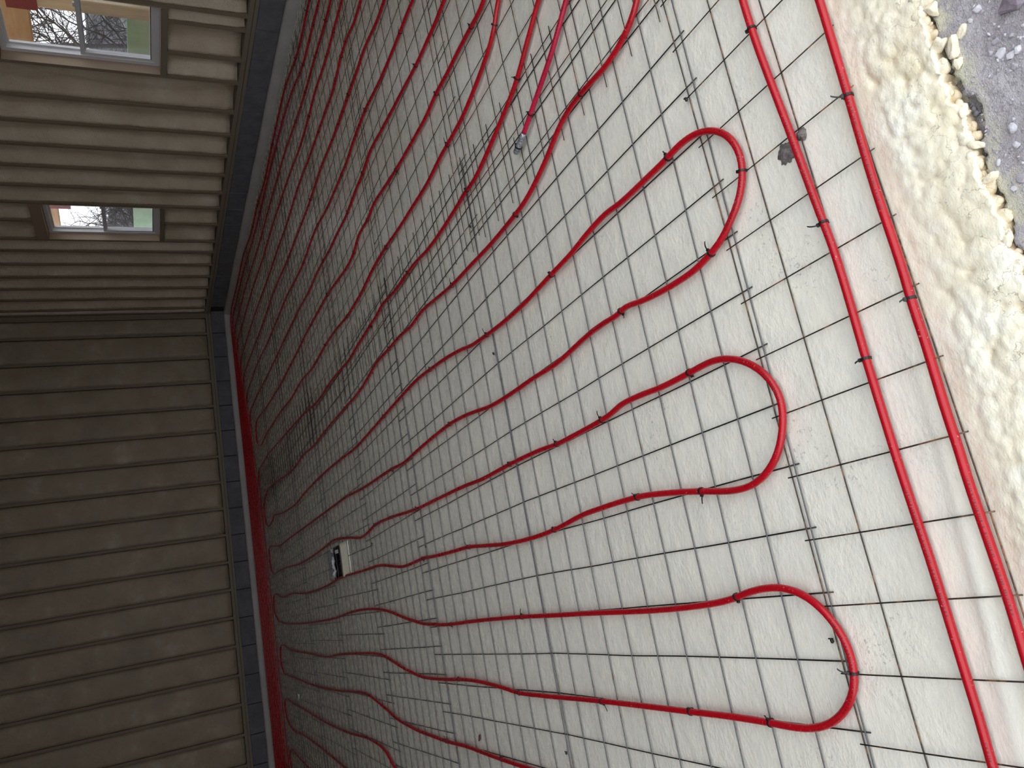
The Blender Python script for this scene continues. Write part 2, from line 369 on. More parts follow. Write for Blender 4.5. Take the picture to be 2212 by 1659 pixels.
# ------------------------------------------------------------------ surveyed floor layout: pipe routes and cable ties (metres on the floor)
PATHS = {
    'A': [(1.577, -0.285), (1.502, -0.285), (1.392, -0.29), (1.257, -0.3), (1.169, -0.306), (1.067, -0.312), (0.96, -0.319), (0.9, -0.324), (0.808, -0.325), (0.732, -0.324), (0.639, -0.322), (0.577, -0.322), (0.48, -0.322), (0.378, -0.323), (0.273, -0.326), (0.194, -0.328), (0.128, -0.328), (0.055, -0.328), (-0.024, -0.328), (-0.103, -0.328), (-0.185, -0.325)],
    'B': [(1.411, -0.477), (1.318, -0.475), (1.173, -0.471), (1.031, -0.466), (0.916, -0.464), (0.856, -0.465), (0.762, -0.465), (0.702, -0.462), (0.628, -0.463), (0.543, -0.461), (0.468, -0.459), (0.409, -0.46), (0.344, -0.458), (0.276, -0.459), (0.216, -0.46), (0.144, -0.461), (0.068, -0.46), (0.031, -0.458)],
    'S1': [(1.885, 0.07), (1.857, 0.11), (1.83, 0.18), (1.818, 0.282), (1.826, 0.374), (1.832, 0.453), (1.829, 0.539), (1.814, 0.613), (1.779, 0.699), (1.744, 0.801), (1.71, 0.948), (1.704, 1.05), (1.702, 1.187), (1.703, 1.326), (1.714, 1.551), (1.726, 1.805), (1.75, 2.019), (1.776, 2.256), (1.77, 2.476), (1.789, 2.68), (1.797, 2.935), (1.807, 3.242), (1.775, 3.581), (1.765, 3.91), (1.774, 4.227), (1.789, 5.062), (1.786, 5.571), (1.821, 6.189), (1.809, 6.594), (1.82, 7.016), (1.925, 8.312), (1.926, 8.988), (1.8, 9.325), (1.603, 9.323), (1.514, 9.122), (1.524, 8.744), (1.569, 8.506), (1.513, 7.991), (1.453, 6.859), (1.468, 6.442), (1.476, 5.952), (1.474, 5.367), (1.45, 4.583), (1.429, 4.112), (1.437, 3.654), (1.449, 3.28), (1.461, 2.879), (1.466, 2.513), (1.45, 2.275), (1.431, 2.045), (1.4, 1.811), (1.38, 1.711), (1.361, 1.498), (1.351, 1.314), (1.349, 1.124), (1.355, 1.004), (1.363, 0.865), (1.37, 0.713), (1.386, 0.584), (1.392, 0.442), (1.384, 0.394), (1.382, 0.243), (1.384, 0.106), (1.388, 0.078), (1.383, 0.004), (1.357, -0.063), (1.315, -0.113), (1.263, -0.14), (1.215, -0.144), (1.164, -0.126), (1.124, -0.093), (1.096, -0.053), (1.065, -0.005), (1.055, 0.03), (1.038, 0.119), (1.038, 0.197), (1.043, 0.29), (1.055, 0.387), (1.073, 0.496), (1.064, 0.5), (1.068, 0.584), (1.069, 0.674), (1.061, 0.79), (1.049, 0.916), (1.047, 1.02), (1.052, 1.167), (1.052, 1.33), (1.054, 1.461), (1.061, 1.613), (1.085, 1.797), (1.1, 1.93), (1.111, 2.107), (1.111, 2.34), (1.099, 2.725), (1.088, 2.988), (1.102, 3.242), (1.118, 3.995), (1.146, 4.575), (1.151, 5.064), (1.162, 6.408), (1.174, 7.665), (1.174, 8.26), (1.23, 8.886), (1.256, 9.125), (1.203, 9.332), (1.054, 9.348), (0.934, 9.214), (0.893, 9.063), (0.896, 8.812), (0.89, 8.048), (0.847, 7.02), (0.864, 5.823), (0.882, 5.191), (0.835, 4.65), (0.794, 4.283), (0.805, 4.049), (0.828, 3.825), (0.821, 3.42), (0.793, 2.883), (0.789, 2.519), (0.785, 2.109), (0.775, 1.836), (0.779, 1.542), (0.778, 1.369), (0.774, 1.213), (0.766, 1.089), (0.767, 0.915), (0.772, 0.734), (0.78, 0.656), (0.788, 0.633), (0.787, 0.484), (0.78, 0.395), (0.78, 0.259), (0.782, 0.191), (0.781, 0.136), (0.769, 0.088), (0.749, 0.041), (0.723, 0.003), (0.688, -0.03), (0.652, -0.05), (0.617, -0.059), (0.584, -0.054), (0.542, -0.036), (0.505, -0.013), (0.473, 0.021), (0.454, 0.054), (0.444, 0.074), (0.433, 0.121), (0.432, 0.175), (0.439, 0.237), (0.451, 0.301), (0.465, 0.393), (0.478, 0.494), (0.489, 0.605), (0.491, 0.684), (0.492, 0.775), (0.49, 0.866), (0.487, 0.994), (0.469, 1.166), (0.459, 1.305), (0.456, 1.493), (0.462, 1.721), (0.482, 1.974), (0.496, 2.148), (0.498, 2.408), (0.503, 2.682), (0.511, 2.888), (0.507, 3.011), (0.5, 3.325), (0.518, 3.51), (0.552, 3.836), (0.558, 4.355), (0.564, 5.133), (0.536, 5.836), (0.538, 6.975), (0.579, 7.722), (0.585, 8.637), (0.644, 9.066), (0.62, 9.318), (0.464, 9.416), (0.331, 9.171), (0.284, 8.783), (0.246, 7.596), (0.249, 5.638), (0.282, 4.797), (0.275, 4.168), (0.248, 3.813), (0.186, 3.376), (0.15, 3.052), (0.145, 2.919), (0.138, 2.739), (0.138, 2.584), (0.146, 2.243), (0.15, 1.693), (0.147, 1.394), (0.145, 1.043), (0.141, 0.746), (0.142, 0.573), (0.147, 0.42), (0.157, 0.298), (0.171, 0.233), (0.178, 0.151), (0.174, 0.096), (0.153, 0.034), (0.115, -0.013), (0.07, -0.044), (0.025, -0.057), (-0.019, -0.054), (-0.057, -0.04), (-0.087, -0.016), (-0.122, 0.026), (-0.146, 0.08), (-0.157, 0.136), (-0.158, 0.2), (-0.155, 0.262), (-0.152, 0.404), (-0.153, 0.612), (-0.154, 0.865), (-0.156, 1.128), (-0.158, 1.267), (-0.164, 1.529), (-0.166, 1.676), (-0.167, 1.847), (-0.154, 2.027), (-0.141, 2.266), (-0.138, 2.496), (-0.151, 2.883), (-0.151, 3.247), (-0.121, 3.562), (-0.058, 3.982), (-0.035, 4.195), (-0.041, 5.104), (-0.055, 5.606), (-0.081, 6.139), (-0.06, 7.203), (-0.047, 8.111), (-0.015, 8.575), (0.018, 8.946), (-0.025, 9.214), (-0.186, 9.294), (-0.309, 9.157), (-0.332, 8.905), (-0.348, 8.18), (-0.373, 6.987), (-0.359, 5.752), (-0.329, 4.944), (-0.337, 4.676), (-0.409, 4.175), (-0.445, 3.955), (-0.473, 3.543), (-0.479, 3.235), (-0.481, 2.958), (-0.473, 2.657), (-0.476, 2.424), (-0.478, 2.188), (-0.478, 1.976), (-0.476, 1.813)],
    'S2': [(-0.779, 4.188), (-0.697, 4.39), (-0.662, 4.83), (-0.688, 5.615), (-0.692, 6.64), (-0.662, 7.827), (-0.65, 8.639), (-0.63, 9.089), (-0.662, 9.312), (-0.748, 9.378), (-0.887, 9.242), (-0.968, 8.795), (-0.951, 8.032), (-0.964, 7.152), (-0.991, 6.332), (-1.009, 5.938)],
    'S3': [(-1.28, 7.99), (-1.246, 8.684), (-1.213, 9.101), (-1.264, 9.336), (-1.371, 9.417), (-1.455, 9.325)],
    'T6': [(2.312, 0.563), (2.273, 0.631), (2.226, 0.717), (2.172, 0.81), (2.141, 0.895), (2.108, 1.016), (2.068, 1.179), (2.036, 1.352), (2.04, 1.463), (2.032, 1.566), (2.024, 1.783), (2.028, 2.035), (2.053, 2.247), (2.058, 2.407), (2.062, 2.624), (2.088, 2.95), (2.077, 3.062), (2.074, 3.259), (2.065, 3.665), (2.054, 3.91), (2.07, 4.158), (2.091, 4.55), (2.095, 5.153), (2.162, 5.824), (2.21, 6.504), (2.284, 7.64), (2.33, 8.485)],
    'U': [(2.548, 0.836), (2.486, 0.904), (2.446, 0.97), (2.414, 1.068), (2.376, 1.227), (2.356, 1.349), (2.35, 1.492), (2.348, 1.666), (2.331, 1.887), (2.338, 2.137), (2.345, 2.382), (2.366, 2.695), (2.371, 2.895), (2.364, 3.12), (2.349, 3.307), (2.347, 3.562), (2.353, 3.799), (2.389, 4.153), (2.416, 4.605), (2.413, 4.89), (2.422, 5.298), (2.468, 5.727), (2.478, 6.378), (2.539, 7.185), (2.564, 7.8), (2.585, 8.473), (2.57, 8.878), (2.589, 9.107), (2.687, 9.319), (2.825, 9.344), (2.934, 9.243), (2.948, 9.08), (2.874, 8.223), (2.806, 7.134), (2.788, 6.431), (2.774, 5.887), (2.775, 5.394), (2.752, 4.712), (2.734, 4.307), (2.699, 3.963), (2.659, 3.61), (2.665, 3.404), (2.708, 3.218), (2.697, 2.959), (2.714, 2.814), (2.676, 2.446), (2.656, 2.237), (2.643, 1.985), (2.633, 1.757), (2.647, 1.584), (2.642, 1.411), (2.644, 1.248), (2.64, 1.101), (2.636, 0.997), (2.647, 0.95)],
    'T9': [(2.957, 1.308), (2.947, 1.433), (2.946, 1.621), (2.949, 1.772), (2.968, 1.981), (2.988, 2.211), (3.011, 2.464), (3.034, 2.707), (3.007, 2.922), (3.002, 3.138), (2.981, 3.451), (2.997, 3.77), (3.002, 4.048), (3.027, 4.292), (3.046, 4.662), (3.045, 4.973), (3.085, 5.466), (3.1, 5.845), (3.13, 6.714), (3.149, 7.314), (3.176, 7.962), (3.225, 8.853)],
    'T10': [(3.262, 1.66), (3.266, 1.794), (3.262, 1.896), (3.264, 2.123), (3.279, 2.383), (3.311, 2.663), (3.311, 2.954), (3.289, 3.241), (3.29, 3.437), (3.318, 4.014), (3.364, 4.346), (3.369, 4.643), (3.356, 5.032), (3.393, 5.557), (3.434, 5.937), (3.454, 6.528), (3.474, 7.126), (3.485, 7.498), (3.564, 8.651), (3.552, 9.175)],
    'T11': [(3.6, 2.051), (3.598, 2.203), (3.639, 2.512), (3.634, 2.719), (3.635, 2.982), (3.635, 3.323), (3.647, 3.584), (3.676, 3.98), (3.665, 4.445), (3.68, 4.912), (3.706, 5.521), (3.735, 5.995), (3.786, 6.593), (3.798, 7.424), (3.811, 8.171), (3.857, 9.124)],
    'T12': [(3.936, 2.438), (3.93, 2.627), (3.967, 2.826), (3.969, 3.038), (3.922, 3.299), (3.939, 3.625), (3.955, 3.921), (3.975, 4.316), (4.016, 4.824), (4.017, 5.552), (4.051, 6.211), (4.071, 6.897), (4.115, 7.672), (4.158, 8.599)],
    'T13': [(4.258, 2.809), (4.249, 3.116), (4.236, 3.429), (4.267, 3.775), (4.252, 4.122), (4.251, 4.575), (4.306, 5.043), (4.361, 5.719), (4.397, 6.435), (4.404, 7), (4.45, 7.706), (4.501, 8.658)],
    'T14': [(4.472, 3.057), (4.462, 3.254), (4.48, 3.702), (4.487, 4.138), (4.531, 4.62), (4.601, 5.194), (4.636, 5.826), (4.655, 6.397), (4.664, 7.073), (4.7, 7.707), (4.771, 8.66)],
    'T15': [(4.719, 3.343), (4.722, 3.598), (4.719, 4.085), (4.823, 4.564), (4.881, 4.976), (4.914, 5.463), (4.929, 5.891), (4.934, 6.466), (4.941, 7.719), (5.018, 8.602)],
    'T16': [(4.95, 3.609), (4.951, 3.738), (4.929, 4.005), (4.95, 4.311), (5.055, 4.842), (5.064, 5.242), (5.055, 5.786), (5.03, 6.511), (5.09, 7.145), (5.082, 7.83), (5.193, 8.682)],
    'cap': [(2.166, 0.395), (2.128, 0.456), (2.074, 0.547), (2.032, 0.638), (1.999, 0.714), (1.969, 0.779), (1.941, 0.838), (1.912, 0.919)],
}
TIES = {
    'A': [(1.501, -0.286), (0.957, -0.316), (0.639, -0.321)],
    'B': [(1.172, -0.47), (0.706, -0.463)],
    'S1': [(1.389, 0.113), (1.191, -0.134), (1.054, 0.036), (1.071, 0.506), (1.357, 0.863), (1.361, 1.514), (1.452, 2.28), (0.78, 0.249), (0.773, 0.742), (0.767, 1.093), (0.784, 1.524), (0.451, 0.31), (0.491, 0.637), (0.461, 1.233), (0.493, 2.144), (0.507, 2.888), (0.794, 2.883), (0.816, 3.398), (0.823, 3.827), (0.159, 0.287), (-0.021, -0.053), (-0.153, 0.262), (-0.153, 0.612), (-0.159, 1.131), (-0.166, 1.855), (-0.144, 2.599), (0.152, 1.688), (0.136, 2.592), (-0.48, 2.191), (-0.485, 2.966), (1.833, 0.453), (1.707, 1.053), (1.725, 1.805), (1.798, 2.937), (1.778, 4.231), (1.793, 5.064), (1.824, 6.207), (1.116, 2.132), (1.441, 3.27), (1.102, 3.242)],
    'cap': [(1.981, 0.768), (1.927, 0.904)],
    'T6': [(2.167, 0.813), (2.039, 1.441), (2.06, 2.375), (2.084, 3.261)],
    'U': [(2.485, 0.907), (2.35, 1.565), (2.377, 2.694), (2.356, 3.811), (2.425, 4.607), (2.64, 1.101), (2.65, 1.576), (2.664, 2.309), (2.705, 2.992), (2.673, 3.406), (2.734, 4.307), (2.754, 5.063)],
    'T9': [(2.944, 1.764), (3.004, 2.921), (2.981, 3.399), (3.036, 4.286)],
    'T10': [(3.264, 1.899), (3.309, 2.679), (3.29, 3.426), (3.357, 4.317), (3.363, 5.027)],
    'T11': [(3.626, 2.976), (3.67, 4.453), (3.686, 4.923)],
    'T12': [(3.966, 3.022), (3.949, 3.899), (4.019, 5.551)],
    'T13': [(4.253, 3.113), (4.262, 4.131), (4.37, 5.729)],
    'T14': [(4.463, 3.253), (4.461, 3.674), (4.486, 4.134), (4.53, 4.621), (4.652, 6.069)],
    'T15': [(4.721, 3.599), (4.716, 4.087), (4.904, 5.436)],
    'T16': [(4.951, 3.738), (4.949, 4.312), (5.054, 4.843), (5.064, 5.801), (5.09, 7.145)],
}

# ================================================================== the setting
# ---- sprayed foam floor
PIT = (0.575, 0.835, 4.82, 5.70)          # recess cut in the foam: x0, x1, y0, y1
def edge_line(x):
    x = np.asarray(x, float)
    return EDGE_Y + 0.035 * fbm(x * 9 + 3, np.zeros_like(x) + 5.0, 3) + 0.034 * fbm(x * 55 + 3, np.zeros_like(x) + 2.0, 2)
xs = np.unique(np.round(np.concatenate([np.arange(XL, -1.6, 0.10), np.arange(-1.6, -0.1, 0.03), np.arange(-0.1, 1.75, 0.0055), np.arange(1.75, 2.9, 0.02), np.arange(2.9, XR + 0.001, 0.06), [XR], [PIT[0], PIT[1]]]), 4))
ty = np.concatenate([[0.0], np.linspace(0.004, 0.30, 34)[0:]])        # rows measured from the ragged edge
ys_b = np.unique(np.round(np.concatenate([np.arange(-0.34, 2.4, 0.02), np.arange(2.4, 5.0, 0.05), np.arange(5.0, YB, 0.12), [YB, PIT[2], PIT[3]]]), 4))
def domes(X, Y, s_):
    """rounded blisters: the nearest of jittered cell centres pushes up a dome"""
    x = X / s_ + 2.0 * fbm(X * 9, Y * 9, 2); y = Y / s_ + 2.0 * fbm(X * 9 + 31, Y * 9 + 7, 2)
    xi = np.floor(x).astype(int); yi = np.floor(y).astype(int); best = np.full(np.shape(x), 9.0)
    for dx in (-1, 0, 1):
        for dy in (-1, 0, 1):
            jx = LAT[(xi + dx) % 256, (yi + dy) % 256]; jy = LAT[(yi + dy + 91) % 256, (xi + dx + 37) % 256]
            best = np.minimum(best, (xi + dx + jx - x) ** 2 + (yi + dy + jy - y) ** 2)
    return np.sqrt(np.clip(1 - best / 0.9, 0, 1))
def floor_z(X, Y):
    z = -0.0075 + 0.0045 * fbm(X * 2.3, Y * 2.3, 3) + 0.004 * fbm(X * 11, Y * 11, 3)
    ap = np.clip((-0.47 - Y) / 0.06, 0, 1)                             # lumpy apron past the last wire
    lum = 0.012 * fbm(X * 5, Y * 6, 2) + 0.011 * domes(X, Y, 0.034) + 0.007 * domes(X + 3.3, Y + 1.7, 0.016) * np.clip(0.5 + 3 * fbm(X * 5 + 9, Y * 5, 2), 0, 1) + 0.004 * fbm(X * 60, Y * 60, 3)
    ridge = np.exp(-((Y + 0.385 + 0.03 * np.sin(X * 3.1) ) / 0.018) ** 2) * 0.006 * np.clip(1.0 - np.abs(X - 0.15) / 0.8, 0, 1)
    return np.minimum(z, -0.0042) * (1 - ap) + ap * (-0.014 + lum) + ridge
xa = xs
def rows():
    e = edge_line(xa)
    R_ = []
    R_.append((xa, e + 0.002, np.full_like(xa, -0.050)))      # lip going down into the crack
    R_.append((xa, e - 0.004 + 0.008 * fbm(xa * 30, xa * 0 + 2), np.full_like(xa, -0.018)))
    R_.append((xa, e - 0.001, floor_z(xa, e) - 0.010))
    for t in np.linspace(0.006, 1.0, 62):
        y = e * (1 - t) + (-0.36) * t
        R_.append((xa, y, floor_z(xa, y)))
    for y in ys_b:
        R_.append((xa, np.full_like(xa, y), floor_z(xa, np.full_like(xa, y))))
    return R_
RW = rows()
co = np.stack([np.stack(r, -1) for r in RW], 0)
ny, nx = co.shape[:2]
idx = np.arange(ny * nx).reshape(ny, nx)
F = np.stack([idx[:-1, :-1], idx[:-1, 1:], idx[1:, 1:], idx[1:, :-1]], -1).reshape(-1, 4)
cen = co.reshape(-1, 3)[F].mean(1)
keep = ~((cen[:, 0] > PIT[0]) & (cen[:, 0] < PIT[1]) & (cen[:, 1] > PIT[2]) & (cen[:, 1] < PIT[3]))
F = F[keep].astype(np.int32)
me = bpy.data.meshes.new('floor')
me.vertices.add(ny * nx); me.vertices.foreach_set('co', co.reshape(-1))
me.loops.add(F.size); me.loops.foreach_set('vertex_index', F.ravel())
me.polygons.add(len(F)); me.polygons.foreach_set('loop_start', np.arange(0, F.size, 4))
me.update(calc_edges=True); me.validate()
floor = tag(link('floor', me, 'floor_foam'), 'cream sprayed foam insulation covering the whole floor', kind='structure')

sub = tag(box('subgrade', XL, XR + 0.15, -0.62, YB + 0.1, -0.40, -0.13, 'dirt'), 'packed fill below the foam floor', kind='structure')

# ---- dirt in the doorway
gx = np.unique(np.round(np.concatenate([np.arange(-9, -0.2, 0.3), np.arange(-0.2, 1.7, 0.007), np.arange(1.7, 1.9, 0.03), np.arange(1.9, 9.1, 0.3)]), 4))
gy = np.unique(np.round(np.concatenate([np.arange(-14, -1.1, 0.4), np.arange(-1.1, -0.88, 0.02), np.arange(-0.88, -0.60, 0.005)]), 4))
X, Y = np.meshgrid(gx, gy)
def dirt_h(X, Y):
    return -0.012 + 0.018 * fbm(X * 3.2, Y * 3.2, 3) + 0.014 * fbm(X * 13, Y * 13, 4) + 0.008 * np.abs(fbm(X * 40, Y * 40, 3))
zd = dirt_h(X, Y)
crack = np.clip((Y - (edge_line(X) - 0.010 - 0.05 * np.clip(fbm(X * 7 + 2, X * 0 + 8, 3) + 0.08, 0, 1))) / 0.007, 0, 1)
zd = zd * (1 - crack) + crack * (-0.040)
ground = tag(link('ground', grid_me('ground', gx, gy, zd), 'dirt'), 'grey dirt ground at the doorway', kind='structure')

# ---- masonry, plates and studs shared by the two visible walls
Z_STRIP, Z_BLOCK, Z_PLATE = 0.085, 0.285, 0.365
def bay_me(name, w, z0, z1, seed, depth=0.034, slant=False):
    nu = 17; nv = max(4, int((z1 - z0) / 0.07))
    u = np.linspace(-1, 1, nu); zz = np.linspace(z0, z1, nv)
    U_, ZZ = np.meshgrid(u, zz)
    if slant:      # flat at the back of the bay, a fillet climbing to the farther stud
        T_ = np.clip((U_ + 1) / 0.85, 0, 1); d = depth * T_ * T_ * (3 - 2 * T_) * (0.85 + 0.8 * fbm(ZZ * 1.3 + seed * 3.7, U_ * 0.7 + seed, 3))
    else:
        d = -depth * (1 - np.abs(U_) ** 4) * (0.8 + 0.8 * fbm(ZZ * 1.3 + seed * 3.7, U_ * 0.7 + seed, 3))
    d = d + 0.012 * fbm(U_ * 3 + seed * 9, ZZ * 5, 3)
    e = np.minimum((ZZ - z0) / 0.04, 1.0); d = d + 0.012 * (1 - np.clip(e, 0, 1)) ** 2
    d[:, 0] = 0.05; d[:, -1] = np.maximum(d[:, -1], 0.05)
    V = np.stack([U_ * w / 2, d, ZZ], -1).reshape(-1, 3)
    n = nu; fs = [(j * n + i, j * n + i + 1, (j + 1) * n + i + 1, (j + 1) * n + i) for j in range(nv - 1) for i in range(nu - 1)]
    # bottom return so the foam has thickness over the plate
    base = len(V)
    V = np.concatenate([V, np.stack([u * w / 2, np.full(nu, 0.12), np.full(nu, z0)], -1)])
    fs += [(i + 1, i, base + i, base + i + 1) for i in range(nu - 1)]
    return pyd(name, V, fs)

# far wall: local frame has +x along world x, +y away from the room
wall_back = tag(box('wall_back', XL, XR + 0.2, YB + 0.12, YB + 0.20, 0, ZC, 'sheathing'), 'far wall with foam between studs above a concrete block course', kind='structure')
def studs_back():
    xs_ = []
    x = 5.31 - 0.019
    xs_.append(x)
    x = 5.0
    while x > XL + 0.1:
        xs_.append(x); x -= 0.4115
    return xs_
stud_data = box_me('stud', -0.019, 0.019, 0, 0.12, Z_PLATE, ZC)
SB = studs_back()
for x in SB:
    o = link('stud', stud_data, 'dusty_stud', wall_back, smooth=False); o.location = (x, YB + 0.008, 0)
bayd = [bay_me('insulation_bay', 0.385, Z_PLATE + 0.012, ZC, s, 0.016) for s in (1, 2, 3, 4)]
for i in range(len(SB) - 1):
    c = (SB[i] + SB[i + 1]) / 2; w = SB[i] - SB[i + 1]
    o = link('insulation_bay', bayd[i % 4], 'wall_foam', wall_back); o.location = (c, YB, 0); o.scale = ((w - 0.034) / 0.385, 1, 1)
box('sill_plate', XL, XR, YB - 0.004, YB + 0.12, Z_BLOCK + 0.041, Z_PLATE + 0.004, 'plate_wood', wall_back, 0.003)
box('sill_plate', XL, XR, YB + 0.004, YB + 0.12, Z_BLOCK + 0.002, Z_BLOCK + 0.037, 'plate_wood', wall_back, 0.003)
box('mortar_bed', XL, XR, YB + 0.03, YB + 0.12, 0.0, Z_BLOCK, 'mortar', wall_back)
blk = box_me('concrete_block', -0.2065 + 0.007, 0.2065 - 0.007, 0, 0.1, Z_STRIP - 0.03, Z_BLOCK, 0.004)
x = 5.0 + 0.2065
while x > -2.6:
    o = link('concrete_block', blk, 'concrete_block', wall_back, smooth=False); o.location = (x, YB + 0.004 + random.uniform(-0.003, 0.003), random.uniform(-0.002, 0.002)); x -= 0.413
blk_long = box('concrete_block', XL, -2.45, YB + 0.005, YB + 0.1, Z_STRIP - 0.03, Z_BLOCK, 'concrete_block', wall_back)

# wall with the windows: +y of the bay points to +x of the world
wall_right = empty('wall_right'); tag(wall_right, 'window wall with foam between studs above a concrete block course', kind='structure')
WIN = [(4.37, 5.25), (7.77, 8.65)]; WZ0, WZ1 = 1.055, 2.30
xs0, xs1 = XR + 0.13, XR + 0.17
segs = [YF - 0.2] + [q for w in WIN for q in w] + [YB + 0.2]
for i in range(0, len(segs), 2):
    box('sheathing', xs0, xs1, segs[i], segs[i + 1], 0, ZC, 'sheathing', wall_right)
for a, b_ in WIN:
    box('sheathing', xs0, xs1, a, b_, 0, WZ0 - 0.01, 'sheathing', wall_right)
    box('sheathing', xs0, xs1, a, b_, WZ1 + 0.01, ZC, 'sheathing', wall_right)
oc = [5.75 + 0.4064 * n for n in range(-15, 14)]
mem = []                                               # full-height members: y centre
for y in oc:
    if YF < y < YB and all(not (a - 0.11 < y < b_ + 0.11) for a, b_ in WIN): mem.append(y)
for a, b_ in WIN: mem += [a - 0.019, b_ + 0.019]
mem += [YB - 0.03]
mem.sort()
srd = box_me('stud', 0, 0.13, -0.019, 0.019, Z_PLATE, ZC)
for y in mem:
    o = link('stud', srd, 'dusty_stud', wall_right, smooth=False); o.location = (XR - 0.002, y, 0)
bay_rot = Matrix.Rotation(-math.pi / 2, 4, 'Z')
def put_bay(y0, y1, me_, k, w0):
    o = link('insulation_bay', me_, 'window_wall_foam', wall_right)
    w = y1 - y0
    o.matrix_local = Matrix.Translation((XR, (y0 + y1) / 2, 0)) @ bay_rot @ Matrix.Scale((w + 0.012) / w0, 4, (1, 0, 0))
full = [bay_me('insulation_bay', 0.38, Z_PLATE + 0.012, ZC, s + 10, 0.110, True) for s in (1, 2, 3, 4, 5)]
low = [bay_me('insulation_bay', 0.38, Z_PLATE + 0.012, 0.995, s + 20, 0.095, True) for s in (1, 2, 3)]
high = [bay_me('insulation_bay', 0.38, WZ1 + 0.13, ZC, s + 30, 0.095, True) for s in (1, 2)]
k = 0
for i in range(len(mem) - 1):
    y0, y1 = mem[i] + 0.019, mem[i + 1] - 0.019
    if y1 - y0 < 0.03: continue
    w = next(((a, b_) for a, b_ in WIN if a - 0.02 < (y0 + y1) / 2 < b_ + 0.02), None)
    if w is None:
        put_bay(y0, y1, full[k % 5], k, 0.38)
    else:
        cuts = [y0 - 0.019] + [y for y in oc if y0 + 0.06 < y < y1 - 0.06] + [y1 + 0.019]
        for y in cuts[1:-1]:
            box('cripple_stud', XR - 0.001, XR + 0.13, y - 0.019, y + 0.019, Z_PLATE, 1.0, 'dusty_stud', wall_right)
            box('cripple_stud', XR - 0.001, XR + 0.13, y - 0.019, y + 0.019, WZ1 + 0.12, ZC, 'dusty_stud', wall_right)
        for q in range(len(cuts) - 1):
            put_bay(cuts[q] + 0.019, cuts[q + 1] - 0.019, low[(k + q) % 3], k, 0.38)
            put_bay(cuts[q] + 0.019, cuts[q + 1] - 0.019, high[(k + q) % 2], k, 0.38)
        box('rough_sill', XR - 0.012, XR + 0.13, w[0], w[1], 1.0, WZ0 - 0.006, 'plate_wood', wall_right, 0.002)
        box('header', XR - 0.004, XR + 0.13, w[0], w[1], WZ1 + 0.004, WZ1 + 0.125, 'jamb_wood', wall_right, 0.002)
    k += 1
box('sill_plate', XR - 0.004, XR + 0.12, YF, YB, Z_BLOCK + 0.041, Z_PLATE + 0.004, 'plate_wood', wall_right, 0.003)
box('sill_plate', XR + 0.004, XR + 0.12, YF, YB, Z_BLOCK + 0.002, Z_BLOCK + 0.037, 'plate_wood', wall_right, 0.003)
box('mortar_bed', XR + 0.03, XR + 0.12, YF, YB, 0.0, Z_BLOCK, 'mortar', wall_right)
blr = box_me('concrete_block', 0, 0.1, -0.2032 + 0.006, 0.2032 - 0.006, Z_STRIP - 0.03, Z_BLOCK, 0.004)
y = 4.50 - 0.4064 * 12 + 0.2032
while y < YB - 0.1:
    o = link('concrete_block', blr, 'concrete_block', wall_right, smooth=False); o.location = (XR + 0.004 + random.uniform(-0.003, 0.003), y, random.uniform(-0.002, 0.002)); y += 0.4064

# foam kick strip along the foot of both walls
def strip(name, pts_a, pts_b, label):
    """profile swept along a wall: face, rounded top, back"""
    n = 120; A = np.array(pts_a); B = np.array(pts_b); out_ = (B - A) / np.linalg.norm(B - A); nrm = np.array([-out_[1], out_[0]])
    prof = [(-0.085, -0.012), (-0.062, 0.004), (-0.050, 0.030), (-0.046, 0.060), (-0.040, 0.076), (-0.024, Z_STRIP), (0.01, Z_STRIP), (0.01, -0.012)]
    V = []; fs = []; m_ = len(prof)
    for i in range(n):
        t = i / (n - 1); p = A + (B - A) * t
        wob = 0.008 * float(fbm(np.array([t * 30.0]), np.array([3.0]), 3)[0])
        for j, (o_, z) in enumerate(prof):
            q = p + nrm * (-(o_ + (wob if 0 < j < 5 else 0)))
            V.append((q[0], q[1], z + (wob if 2 < j < 7 else 0)))
    for i in range(n - 1):
        for j in range(m_ - 1):
            a = i * m_ + j; fs.append((a, a + 1, a + m_ + 1, a + m_))
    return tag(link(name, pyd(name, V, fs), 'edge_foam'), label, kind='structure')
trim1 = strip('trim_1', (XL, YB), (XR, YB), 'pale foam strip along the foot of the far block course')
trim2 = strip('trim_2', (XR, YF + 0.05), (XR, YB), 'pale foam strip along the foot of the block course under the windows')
# the strips face the room: flip the one whose profile points outward
def fix_strip(o, axis, lim):
    v = [vv.co for vv in o.data.vertices]
    if max(getattr(c, axis) for c in v) > lim + 0.05:
        for vv in o.data.vertices:
            setattr(vv.co, axis, 2 * lim - getattr(vv.co, axis))
fix_strip(trim1, 'y', YB); fix_strip(trim2, 'x', XR)

# unseen walls and ceiling close the room; the doorway behind the camera lets the daylight in
wl = tag(box('wall_left', XL - 0.15, XL, YF, YB + 0.2, 0, ZC, 'sheathing'), 'bare sheathed side wall', kind='structure')
DOOR = (-2.3, 2.7, 4.2)
wf = empty('wall_front'); tag(wf, 'front wall around the wide doorway', kind='structure')
box('jamb_panel', XL, DOOR[0], YF - 0.16, YF, 0, ZC, 'wall_foam', wf)
box('jamb_panel', DOOR[1], XR + 0.2, YF - 0.16, YF, 0, ZC, 'wall_foam', wf)
box('door_header', DOOR[0], DOOR[1], YF - 0.16, YF, DOOR[2], ZC, 'wall_foam', wf)
ce = tag(box('ceiling', XL - 0.15, XR + 0.2, YF - 0.16, YB + 0.2, ZC, ZC + 0.12, 'dark_roof'), 'unlit timber ceiling', kind='structure')

